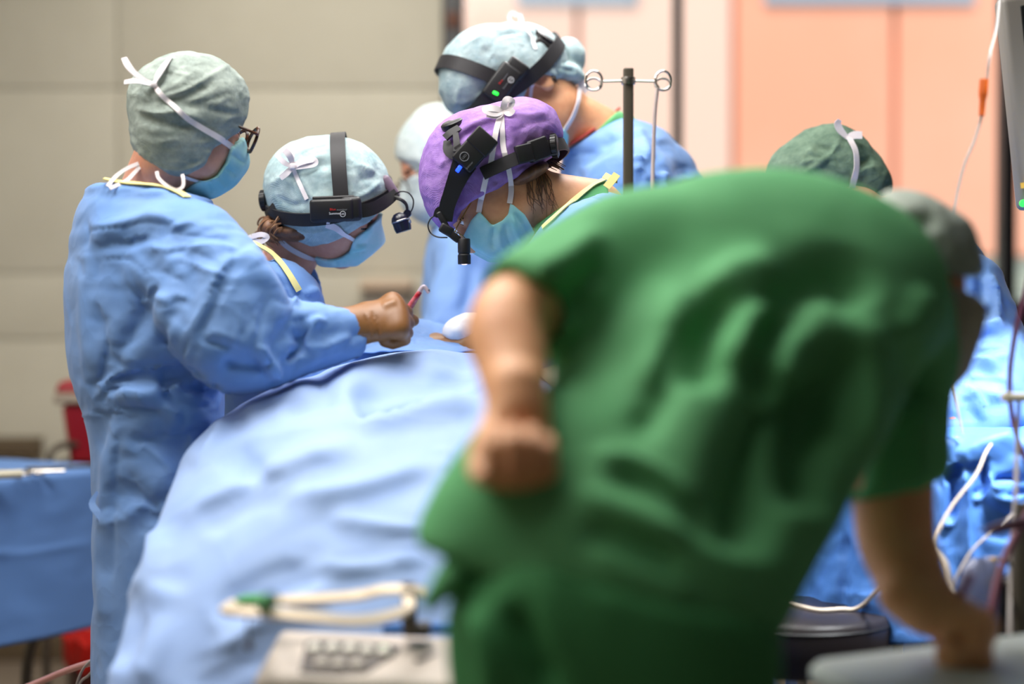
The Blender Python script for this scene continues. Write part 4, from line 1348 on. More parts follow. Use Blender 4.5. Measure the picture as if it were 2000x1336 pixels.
    mk = INT(0.002, U(0.02, OFF(hd, 0.010), H.e((0.085, 0, -0.055), (0.050, 0.055, 0.06)), H.e((0.045, 0.0, -0.088), (0.055, 0.06, 0.045))), poly2([H.hp(*q) for q in mq], lambda P: H.loc(P)[:, [0, 2]]))
    cloth('face_mask', mk, 0.0034, M['mask'], o, [('crease', 4, .006, [(965, 443), (960, 470), (966, 490)]), ('crease', 4, .006, [(985, 436), (992, 470), (1005, 490)]), ('ridge', 5, .005, [(975, 440), (976, 470), (982, 492)]), ('ridge', 5, .005, [(1000, 420), (1010, 455), (1020, 480)]), ('crease', 4, .005, [(1005, 415), (1025, 445), (1035, 465)])], 1)
    b = MB()
    hc = U(0.01, cap, OFF(hd, 0.004))
    for L in ([(936, 415), (940, 390), (948, 350), (958, 320)], [(995, 398), (998, 370), (992, 330), (985, 300)], [(958, 320), (966, 270), (975, 232), (982, 217)], [(985, 300), (980, 260), (980, 220)]):
        P, N = on_cap([co, o], H, L, 0.003); b.ribbon(P, N, .010, .0014)
    mid = len(P); kY = P[-1][1] - .004
    for L, wd_ in (([(983, 216, kY), (968, 222, kY - .01), (952, 218, kY - .012), (948, 212, kY - .01), (965, 212, kY - .01), (983, 216, kY)], .012), ([(983, 216, kY), (985, 203, kY - .008), (990, 194, kY - .01), (1000, 198, kY - .008), (996, 208, kY - .006), (984, 216, kY)], .012),
                   ([(983, 216, kY), (972, 226, kY - .008), (950, 225, kY - .01)], [.008, .012, .008]), ([(983, 216, kY), (995, 222, kY - .008), (1004, 214, kY - .01)], [.008, .011, .008])):
        b.ribbon(px_line(L), (0, -1, 0.25), wd_, .0014, 5)
    b.build('mask_strap', M['white_tie'], o)
    # hair
    hs = U(.02, ell(W(1030, 344, 3.43), (.046, .056, .016), imgR(30)), ell(W(950, 384, 3.40), (.018, .02, .012), imgR(20)))
    V, F = polygonize(hs, .005); obj('hair', V, F, M['hair_brown'], o)
    b = MB(); rnd = random.Random(8)
    for k in range(26):
        x0 = rnd.uniform(1020, 1065); y0 = rnd.uniform(318, 345)
        q = [(x0, y0), (x0 + rnd.uniform(4, 14), y0 + rnd.uniform(15, 28)), (x0 + rnd.uniform(4, 22), y0 + rnd.uniform(36, 60)), (x0 + rnd.uniform(10, 34), y0 + rnd.uniform(60, 86))]
        P, N = on_cap([o], H, q, .002, n=4)
        b.tube(P, np.linspace(.0012, .0003, len(P)), 5)
    for k in range(10):
        x0 = rnd.uniform(1060, 1082); y0 = rnd.uniform(312, 322)
        b.tube(px_line([(x0, y0, 3.43), (x0 + 10, y0 + 4, 3.42), (x0 + 20 + rnd.uniform(0, 8), y0 + 12, 3.42)]), [.0014, .0012, .0005], 5, sub=4)
    b.build('hair', M['hair_brown'], o)
    # glove
    gs = U(.012, hand_sdf(W(926, 668, 3.60), (-.9, .2, -.1), (0, .3, -.95), 1, 1.0, curl=(40, 50, 40)), chain([W(960, 662, 3.58), W(926, 668, 3.60)], [.034, .032]))
    V, F = polygonize(gs, .004); obj('glove', V, F, M['glove'], o, label='brown surgical glove')
    gz = ell(W(906, 645, 3.62), (.034, .05, .022)); gz = U(.02, gz, ell(W(925, 640, 3.62), (.04, .05, .026)), ell(W(890, 652, 3.62), (.02, .04, .012)))
    V, F = polygonize(gz, .004); V = crumple(V, vnormals(V, F), .006, 30)
    tag(obj('gauze_pad', V, F, M['gauze'], None, W(910, 660, 3.62)), 'bright white folded gauze beside the brown glove at the drape edge', 'gauze')
    # glasses
    g = empty('glasses', H.w(.11, 0, 0), 'thin metal glasses worn under the purple cap', 'glasses')
    b = MB(); lens = MB()
    for q in (1, -1):
        ring = [H.w(0.112, q * (0.033 + 0.024 * math.cos(a)), -0.004 + 0.015 * math.sin(a)) for a in np.linspace(0, 2 * math.pi, 25)]
        b.tube(ring, .0011, 6, cap=False); lens.ngon(ring[:-1], H.R[:, 0] * .001)
        b.tube([H.w(.112, q * .058, .003), H.w(.10, q * .068, .004), H.w(.04, q * .078, .004)], .0013, 6, sub=4)
    b.tube([H.w(.112, .009, 0), H.w(.114, 0, .002), H.w(.112, -.009, 0)], .0012, 6, sub=3)
    b.build('frame', mat('gold_frame', (170, 130, 70), .3, metal=1.0), g); lens.build('lens', M['glass'], g)
    # headlight
    t = empty('surgical_headlight', W(920, 320, 3.34), 'black headlight with blue indicator worn over the purple cap', 'headlight', None)
    back, front, side = W(1085, 296, 3.45), W(866, 400, 3.44), W(985, 318, 3.345)
    P, D, nn, A = headband(co, H, back, front, side, lift=.003, rng=(math.pi * .38, math.pi * 1.6))
    MB().ribbon(P, D, .024, .004).build('headband', M['black_soft'], t)
    kb = MB(); knob(kb, W(1076, 286, 3.39), (.9, -.15, .1), .022, .013); kb.build('adjusting_knob', M['black'], t)
    b = MB(); b.box(W(1050, 292, 3.372), (.020, .012, .020), imgR(20, .3), .004); b.box(W(1024, 300, 3.36), (.016, .010, .017), imgR(14, .2), .003); b.build('ratchet_housing', M['black'], t)
    bY = 3.333
    R = imgR(48, 0)
    hs = MB().box(W(924, 296, bY), (.034, .013, .0225), R, .004).box(W(942, 277, bY - .001), (.018, .0135, .0235), R, .003).build('battery_housing', M['black'], t)
    fr = bY - .0135
    text_mesh('LED', .0060, W(907, 306, fr), (.67, 0, .74), (-.74, 0, .67), M['print_grey'], t, 'lettering')
    c = W(907, 306, fr)
    MB().tube([c + np.array([.008 * math.cos(q), 0, .008 * math.sin(q)]) for q in np.linspace(0, 2 * math.pi, 25)], .0008, 6, cap=False).build('led_badge', M['print_grey'], t)
    text_mesh('Summer', .0052, W(917, 323, fr), (.67, 0, .74), (-.74, 0, .67), M['print_grey'], t, 'lettering')
    MB().box(W(896, 330, fr - .002), (.0036, .002, .0064), imgR(-35), .0015).build('indicator_light', M['led_blue'], t)
    b = MB()
    b.ribbon(px_line([(908, 318, 3.343), (895, 345, 3.343), (882, 378, 3.35), (873, 405, 3.355), (872, 432, 3.36)]), (0, -1, 0), [.046, .036, .030, .028, .022], .012, 4)
    b.build('side_arm', M['black'], t)
    b = MB()
    b.ribbon(px_line([(905, 292, 3.345), (888, 300, 3.345), (876, 292, 3.36), (873, 275, 3.38)]), (-.2, -1, 0), [.024, .022, .020, .012], .005, 4)
    b.ribbon(px_line([(893, 296, 3.343), (892, 278, 3.35), (890, 260, 3.36)]), (-.1, -1, .1), [.014, .012, .010], .005, 4)
    b.ribbon(px_line([(869, 270, 3.365), (880, 260, 3.365), (897, 250, 3.375)]), (0, -.8, .5), .013, .006, 4)
    b.build('top_strap', M['black_soft'], t)
    MB().lathe(W(884, 243, 3.40), [(.006, -.012), (.02, -.010), (.022, -.002), (.022, .004), (.018, .007)], (-.35, -.25, .9), 28).build('strap_button', M['black'], t)
    b = MB()
    b.ribbon(px_line([(866, 408, 3.36), (856, 412, 3.36), (850, 424, 3.36)]), (0, -1, 0), [.012, .012, .008], .010, 4)
    b.box(W(866, 432, 3.355), (.019, .006, .0055), imgR(-60), .003)
    b.box(W(872, 449, 3.352), (.013, .009, .009), imgR(-30), .004)
    b.box(W(886, 461, 3.350), (.013, .006, .007), imgR(-38), .003)
    b.build('lamp_arm', M['black'], t)
    MB().tube(px_line([(852, 420, 3.36), (842, 426, 3.36), (836, 440, 3.36), (841, 455, 3.36), (855, 463, 3.355), (874, 464, 3.352)]), .0013, 8, sub=6).build('lamp_wire', M['black'], t)
    c0 = W(906, 465, 3.35); c1 = W(907, 516, 3.35); L = np.linalg.norm(c1 - c0); ax = nrm(c1 - c0)
    lm = MB().lathe(c0, [(.002, 0), (.0105, .001), (.0115, .003), (.0115, L * .55), (.0105, L * .57), (.0105, L * .62), (.0120, L * .65), (.0118, L), (.0085, L + .0005), (.0085, L - .003)], ax, 32).build('lamp', M['black'], t)
    MB().lathe(c1 - ax * .002, [(.0001, 0), (.0080, 0), (.0070, .0022), (.0001, .0032)], ax, 24).build('lamp_lens', M['led_white'], lm)


person_purple_cap()
# ================================================================ person 4: tall surgeon behind the purple cap
def person_tall():
    H = Head(1038, 172, 3.86, (-.5, -.08, -.87), (-.87, 0, .5), 1.04)
    base = W(1250, 668, 4.0); base[2] = 0
    hd = head_sdf(H, ear=True)
    lat = np.array([.1, 1.0, 0])
    neck = chain([H.w(-0.005, 0, -0.03), W(1112, 228, 3.88), W(1160, 262, 3.9), W(1215, 310, 3.95)], [0.056, 0.056, 0.064, 0.085])
    tor = chain([W(1190, 295, 3.94), W(1235, 370, 3.97), W(1250, 520, 4.0), W(1250, 800, 4.0)], [.06, .095, .105, .10], 3, [1.8, 1.9, 1.7, 1.5], lat)
    legs = [chain([np.array([base[0], 4.0 + q * .1, z]) for z in (1.0, 0.5, 0.08)], [.07, .06, .05]) for q in (1, -1)]
    feet = [chain([np.array([base[0] + k, 4.0 + q * .1, 0.045]) for k in (-.16, .05)], [.036, .044]) for q in (1, -1)]
    arms = [chain([W(1210, 380, 3.97 + q * .2), W(1130, 600, 3.97 + q * .2), W(960, 680, 3.95 + q * .1)], [.055, .046, .032]) for q in (1, -1)]
    S = U(0.02, hd, neck, tor, *arms, *legs, *feet)
    o = body_mesh(S, 0.0044, H, M['skin_tan'], base, 'tallest person, in pale cap with green-lit headlight and red collar, behind the purple cap')
    body = chain([W(1165, 300, 3.93), W(1215, 330, 3.95), W(1245, 380, 3.97), W(1255, 520, 4.0), W(1255, 800, 4.0), W(1250, 1300, 4.0)], [.075, .115, .135, .135, .13, .13], 4, [1.6, 1.85, 1.9, 1.7, 1.5, 1.6], lat)
    body = INT(0.006, body, HALF(W(1155, 255, 3.85), (-0.50, -0.1, .86)))
    sl = [chain([W(1230, 375, 3.96 + q * .2), W(1150, 590, 3.97 + q * .2), W(975, 675, 3.95 + q * .1)], [.10, .08, .045], 3) for q in (1, -1)]
    sl.append(chain([W(1300, 350, 3.9), W(1335, 440, 3.88), W(1330, 600, 3.9)], [.07, .085, .09], 3))
    G = U(0.03, body, *sl)
    st = [('valley', 6, .012, [(1285, 330), (1283, 355), (1275, 385)]), ('ridge', 6, .010, [(1297, 320), (1296, 350), (1300, 372)]), ('stepL', 6, .008, [(1240, 290), (1255, 300), (1246, 330)]),
          ('crease', 4, .006, [(1252, 310), (1252, 350)]), ('ridge', 9, .008, [(1240, 240), (1260, 270), (1270, 300)]), ('valley', 8, .010, [(1320, 330), (1335, 322), (1350, 330)]), ('valley', 14, .008, [(1110, 300), (1160, 290), (1200, 250)])]
    go = cloth('gown', G, 0.0068, M['gown'], o, st, 2, (.005, 9, (1, 1, 1), 15.0, 1.0, 2), buck=dict(ex=.03, fields=[(W(1300, 330, 3.85), .12, (1, 0, 0), .08)], it=40))
    P, N = on_cap([go], H, [(1085, 298), (1105, 292), (1135, 276), (1165, 256), (1190, 238), (1214, 216)], 0.007, c=W(1170, 270, 3.85))
    MB().ribbon(P, N, .013, .004).build('collar_binding', M['red_trim'], o)
    scr = INT(.004, OFF(neck, .006), HALF(W(1190, 232, 3.88), (-.62, 0, .62)))
    scr = INT(.004, scr, HALF(W(1240, 290, 3.9), (.8, 0, -.3)))
    cloth('scrub_collar', scr, .005, M['green'], o)
    # cap
    A = ell(W(978, 132, 3.85), (.104, .098, .080), imgR(-8)); B = ell(W(912, 178, 3.84), (.052, .085, .054)); C = ell(W(930, 135, 3.85), (.06, .09, .07))
    rim = [(1160, 140), (1125, 142), (1104, 152), (1085, 153), (1060, 150), (1044, 160), (1032, 166), (1022, 188), (1005, 200), (965, 212), (928, 228), (908, 240), (880, 236), (850, 240), (830, 120), (900, 30), (1050, 20), (1160, 30)]
    cap = INT(0.004, U(0.05, A, B, C, OFF(hd, .004)), poly2([H.hp(*q) for q in rim], lambda P: H.loc(P)[:, [0, 2]]))
    st = [('stepL', 6, .006, [(900, 92), (960, 62), (1020, 56)]), ('crease', 5, .005, [(960, 95), (975, 70), (1020, 62)]), ('ridge', 5, .005, [(965, 100), (955, 115), (966, 125)]),
          ('valley', 8, .007, [(945, 90), (958, 110), (962, 128)]), ('valley', 8, .006, [(1040, 60), (1042, 85), (1050, 100)]), ('ridge', 5, .004, [(890, 200), (920, 198), (945, 180)]), ('crease', 5, .005, [(885, 215), (910, 210), (938, 196)]),
          ('ridge', 5, .004, [(900, 150), (896, 180), (888, 212)])]
    co = cloth('cap', cap, 0.0042, M['cap_sky'], o, st, 1, (.006, 20, (1, 1, 1), 40.0, 1.0, 2))
    T = U(.03, ell(W(1112, 108, 3.92), (.030, .05, .036), imgR(30)), ell(W(1080, 142, 3.86), (.042, .06, .018)), ell(W(1050, 150, 3.84), (.024, .05, .018)), ell(W(1112, 148, 3.88), (.03, .05, .012), imgR(-10)))
    cloth('cap_tail', T, .0042, M['cap_pale'], o, [('crease', 5, .008, [(1070, 110), (1090, 130), (1130, 140)]), ('ridge', 5, .006, [(1065, 130), (1085, 118), (1110, 122)])], 1, (.010, 26, (1, 1, 1), 44.0, 1.0, 2))
    b = MB()
    b.ribbon(px_line([(1088, 100, 3.87), (1106, 122, 3.86), (1125, 148, 3.86), (1148, 178, 3.86)]), (0, -1, .2), [.010, .012, .014, .016], .0016, 5)
    b.build('cap_tie', M['white_tie'], o); b = MB()
    b.ribbon(px_line([(1018, 56, 3.86), (1004, 48, 3.86), (994, 36, 3.86), (1000, 25, 3.86), (1010, 30, 3.86)]), (0, -1, 0), [.010, .010, .008, .010, .010], .0014, 5)
    b.ribbon(px_line([(1014, 56, 3.86), (1018, 40, 3.86), (1014, 26, 3.86)]), (0, -1, .1), [.010, .012, .010], .0014, 5)
    b.build('cap_tie', M['white_tie'], o); b = MB()
    P, N = on_cap([co], H, [(1024, 58), (1036, 78), (1044, 100)], .006); b.ribbon(P, N, .008, .0014)
    b.build('cap_tie', M['white_tie'], o)
    hr = INT(.004, OFF(hd, .004), poly2([H.hp(*q) for q in [(1075, 150), (1105, 150), (1108, 168), (1092, 170), (1076, 160)]], lambda P: H.loc(P)[:, [0, 2]]))
    V, F = polygonize(hr, .004); obj('hair', V, F, M['hair_dark'], o)
    # mask
    mq = [(1076, 285), (1085, 262), (1100, 250), (1112, 262), (1110, 285), (1085, 310), (1010, 330), (960, 280), (1000, 230), (1040, 250)]
    mk = INT(0.002, U(0.02, OFF(hd, 0.010), H.e((0.078, 0, -0.055), (0.052, 0.055, 0.06)), H.e((0.03, 0.0, -0.10), (0.05, 0.055, 0.035))), poly2([H.hp(*q) for q in mq], lambda P: H.loc(P)[:, [0, 2]]))
    cloth('face_mask', mk, 0.004, M['mask'], o, (), 1)
    b = MB(); hc = U(.01, OFF(hd, .004), OFF(neck, .002))
    P, N = on_cap([co, o], H, [(1130, 172), (1126, 200), (1116, 228), (1100, 254)], .004); b.ribbon(P, N, .010, .002)
    b.build('mask_strap', M['white_tie'], o); b = MB()
    P, N = on_cap([co, o], H, [(1039, 160), (1037, 180), (1036, 202)], .004); b.ribbon(P, N, .007, .002)
    b.build('mask_strap', M['white_tie'], o)
    # headlight
    t = empty('surgical_headlight', W(985, 160, 3.74), 'black headlight with green indicator worn by the tallest person', 'headlight', None)
    back, front, side = W(1072, 92, 3.86), W(915, 226, 3.82), W(1010, 170, 3.755)
    P, D, nn, A = headband(co, H, back, front, side, lift=.003, rng=(math.pi * .3, math.pi * 1.7))
    MB().ribbon(P, D, .030, .004).build('headband', M['black_soft'], t)
    kb = MB(); knob(kb, W(1060, 82, 3.82), (.55, -.2, .75), .026, .016); kb.build('adjusting_knob', M['black'], t)
    MB().box(W(1057, 95, 3.80), (.019, .012, .016), imgR(-30, .2), .004).build('ratchet_housing', M['black'], t)
    bY = 3.735; R = imgR(54)
    MB().box(W(981, 163, bY), (.040, .013, .024), R, .006).box(W(1008, 135, bY + .006), (.018, .014, .022), R, .005).build('battery_housing', M['black'], t)
    fr = bY - .0135
    text_mesh('Blue', .0062, W(978, 160, fr), (.59, 0, .81), (-.81, 0, .59), M['print_red'], t, 'lettering')
    text_mesh('monitor', .0052, W(987, 150, fr), (.59, 0, .81), (-.81, 0, .59), M['print_grey'], t, 'lettering')
    text_mesh('Summer', .0056, W(988, 166, fr), (.59, 0, .81), (-.81, 0, .59), M['print_grey'], t, 'lettering')
    text_mesh('LED', .0048, W(998, 156, fr), (.59, 0, .81), (-.81, 0, .59), M['print_white'], t, 'lettering')
    c = W(998, 156, fr); MB().tube([c + np.array([.0056 * math.cos(q), 0, .0056 * math.sin(q)]) for q in np.linspace(0, 2 * math.pi, 25)], .0006, 6, cap=False).build('led_badge', M['print_white'], t)
    MB().box(W(968, 182, fr - .001), (.0058, .002, .0030), imgR(-25), .0014).build('indicator_light', M['led_green'], t)
    MB().ribbon(px_line([(972, 180, 3.742), (952, 200, 3.745), (932, 218, 3.76), (905, 236, 3.78)]), (0, -1, 0), [.046, .044, .036, .030], .012, 4).build('side_arm', M['black'], t)
    near = W(966, 152, 3.745); top = W(872, 132, 3.84); far = H.mir(near)
    P, D, nn, A = headband(co, H, near, far, top, lift=.003, rng=(0, math.pi), n=40)
    MB().ribbon(P, D, .029, .004).build('top_strap', M['black_soft'], t)


person_tall()


# ================================================================ person 5: far one in white cap
def person_white_cap():
    H = Head(862, 318, 4.35, (-.80, -.25, -.5), (-.45, 0, .88))
    base = W(930, 668, 4.45); base[2] = 0
    hd = head_sdf(H, ear=False); lat = np.array([.2, .97, 0])
    neck = chain([H.w(-0.02, 0, -0.03), H.w(-0.035, 0, -0.09), W(905, 425, 4.4)], [0.055, 0.053, 0.07])
    tor = chain([W(910, 440, 4.42), W(925, 520, 4.45), W(930, 800, 4.45)], [.06, .09, .095], 3, [1.7, 1.8, 1.5], lat)
    legs = [chain([np.array([base[0], 4.45 + q * .09, z]) for z in (1.0, 0.5, 0.05)], [.062, .055, .05]) for q in (1, -1)]
    S = U(.02, hd, neck, tor, *legs)
    o = body_mesh(S, .006, H, M['skin'], base, 'blurred person in white cap and glasses, farthest back, half hidden by the purple cap')
    body = chain([W(912, 445, 4.42), W(928, 500, 4.44), W(932, 600, 4.45), W(930, 800, 4.45), W(930, 1300, 4.45)], [.08, .11, .125, .125, .13], 4, [1.5, 1.8, 1.6, 1.5, 1.5], lat)
    sl = [chain([W(925, 500, 4.42 + q * .17), W(885, 640, 4.40 + q * .2), W(850, 690, 4.3 + q * .1)], [.08, .07, .05], 3) for q in (1, -1)]
    cloth('gown', U(.03, body, *sl), .008, M['gown_light'], o, [('valley', 14, .014, [(900, 620), (920, 560), (925, 500)])], 2, (.012, 8, (1, 1, 1), 3.0, 1.0, 2))
    cap = U(.05, ell(W(858, 285, 4.35), (.062, .09, .088), imgR(10)), ell(W(842, 318, 4.34), (.044, .08, .05)), OFF(INT(.004, hd, HALF(H.w(0, 0, .02), (0, 0, -1))), .004))
    cap = INT(.004, cap, poly2([H.hp(*q) for q in [(828, 352), (848, 366), (880, 372), (900, 330), (960, 300), (930, 190), (840, 190), (780, 250), (785, 340)]], lambda P: H.loc(P)[:, [0, 2]]))
    co = cloth('cap', cap, .0055, M['cap_white'], o, (), 1, (.006, 18, (1, 1, 1), 4.0, 1.0, 2))
    mk = INT(.002, U(.02, OFF(hd, .010), H.e((0.08, 0, -.055), (.05, .055, .06))), HALF(H.w(0.05, 0, -.014), -H.R[:, 0] * .5 + H.R[:, 2]))
    cloth('face_mask', mk, .0055, M['cap_white'], o, (), 1)
    g = empty('glasses', H.w(.11, 0, 0), 'blurred dark glasses on the farthest person in white cap', 'glasses')
    b = MB(); ln = MB()
    for q in (1, -1):
        ring = [H.w(0.114, q * (0.034 + 0.026 * math.cos(a)), -0.004 + 0.018 * math.sin(a)) for a in np.linspace(0, 2 * math.pi, 25)]
        b.tube(ring, .0022, 6, cap=False); ln.ngon(ring[:-1], H.R[:, 0] * .001)
        b.tube([H.w(.114, q * .06, .003), H.w(.10, q * .07, .004), H.w(.0, q * .08, .004)], .0022, 6, sub=4)
    b.build('frame', M['tortoise'], g); ln.build('lens', M['glass'], g)


person_white_cap()


# ================================================================ person 6: scrub nurse at the right
def person_green_cap():
    H = Head(1618, 366, 3.75, (-.45, .75, -.48), (-.25, .42, .87))
    base = W(1880, 668, 3.6); base[2] = 0
    hd = head_sdf(H, ear=False); lat = np.array([.75, .66, 0])
    neck = chain([H.w(-0.02, 0, -0.03), H.w(-0.05, 0, -0.09), W(1720, 470, 3.7)], [0.055, 0.055, 0.075])
    tor = chain([W(1730, 480, 3.68), W(1800, 560, 3.64), W(1850, 720, 3.6), W(1870, 950, 3.6)], [.06, .09, .10, .095], 3, [1.5, 1.5, 1.4, 1.4], lat)
    arms = [chain([W(1880, 580, 3.5), W(1930, 760, 3.38), W(1800, 800, 3.30)], [.05, .042, .03]), chain([W(1700, 560, 3.75), W(1640, 760, 3.6), W(1740, 810, 3.4)], [.05, .042, .03])]
    legs = [chain([np.array([base[0] + q * .07, 3.6 + q * .06, z]) for z in (0.95, 0.5, 0.05)], [.065, .055, .05]) for q in (1, -1)]
    o = body_mesh(U(.02, hd, neck, tor, *arms, *legs), .006, H, M['skin'], base, 'person in dark green tied cap and blue gown, at the right behind the green-clad back')
    body = chain([W(1735, 470, 3.68), W(1800, 545, 3.64), W(1845, 640, 3.62), W(1865, 760, 3.6), W(1870, 950, 3.6), W(1870, 1400, 3.6)], [.085, .115, .125, .125, .12, .13], 4, [1.5, 1.55, 1.5, 1.4, 1.4, 1.5], lat)
    sl = [chain([W(1880, 575, 3.5), W(1925, 680, 3.44), W(1930, 760, 3.38), W(1850, 800, 3.33), W(1800, 800, 3.31)], [.088, .084, .078, .064, .052], 3), chain([W(1710, 560, 3.75), W(1640, 760, 3.6), W(1740, 810, 3.4)], [.08, .07, .04], 3)]
    G = U(.035, body, *sl)
    G = INT(.004, G, HALF(H.w(-0.05, 0, -.10), H.R[:, 2]))
    st = [('valley', 8, .012, [(1905, 500), (1920, 530), (1915, 580)]), ('ridge', 8, .010, [(1930, 520), (1950, 570), (1945, 640)]), ('stepL', 7, .010, [(1900, 630), (1930, 618), (1950, 600)]), ('stepR', 7, .008, [(1870, 620), (1910, 625), (1940, 615)]),
          ('ridge', 10, .014, [(1855, 700), (1900, 690), (1950, 700)]), ('valley', 9, .014, [(1860, 685), (1910, 672), (1970, 660)]), ('ridge', 9, .012, [(1850, 740), (1880, 735), (1930, 790)]), ('valley', 10, .012, [(1870, 715), (1905, 730), (1960, 740)]), ('crease', 6, .008, [(1850, 705), (1875, 740), (1900, 800)])]
    go = cloth('gown', G, .0065, M['gown'], o, st, 2, (.005, 9, (1, 1, 1), 23.0, 1.0, 2), buck=dict(ex=.03, fields=[(W(1910, 620, 3.5), .14, (0, 0, 1), .09), (W(1910, 740, 3.4), .12, (1, 0, 0), .08)], it=45))
    A = ell(W(1606, 346, 3.74), (.112, .092, .088)); B = ell(W(1690, 362, 3.73), (.050, .08, .055))
    cap = U(.03, A, B, OFF(hd, .003))
    cap = INT(.004, cap, poly2([(q[0], q[1]) for q in [(1480, 420), (1560, 425), (1650, 408), (1670, 384), (1740, 382), (1760, 300), (1700, 200), (1480, 200)]], pix))
    st = [('ridge', 4, .006, [(1640, 262), (1632, 290), (1605, 318), (1560, 345)]), ('stepL', 6, .007, [(1560, 318), (1590, 312), (1615, 318)]), ('ridge', 5, .006, [(1575, 290), (1600, 305), (1620, 315)]), ('valley', 7, .006, [(1590, 285), (1620, 292), (1640, 300)]),
          ('ridge', 6, .007, [(1672, 345), (1690, 330), (1710, 328)]), ('valley', 7, .008, [(1672, 325), (1690, 315), (1705, 312)]), ('ridge', 4, .004, [(1655, 268), (1668, 310), (1665, 360)])]
    co = cloth('cap', cap, .0042, M['cap_green'], o, st, 1, (.008, 20, (1, 1, 1), 51.0, 1.0, 2))
    b = MB()
    P, N = on_cap([co], H, [(1656, 272), (1668, 300), (1668, 340), (1658, 380)], .007, c=W(1640, 330, 3.74)); b.ribbon(P, N, .012, .0016)
    kY = P[0][1]
    b.ribbon(px_line([(1656, 270, kY), (1642, 255, kY), (1636, 243, kY), (1640, 234, kY)]), (.2, -1, 0), [.008, .014, .014, .008], .0016, 5)
    b.build('cap_tie', M['white_tie'], o); b = MB()
    b.ribbon(px_line([(1654, 270, kY), (1668, 264, kY), (1684, 264, kY)]), (0, -1, .3), [.010, .016, .016], .0016, 5)
    b.build('cap_tie', M['white_tie'], o)


person_green_cap()
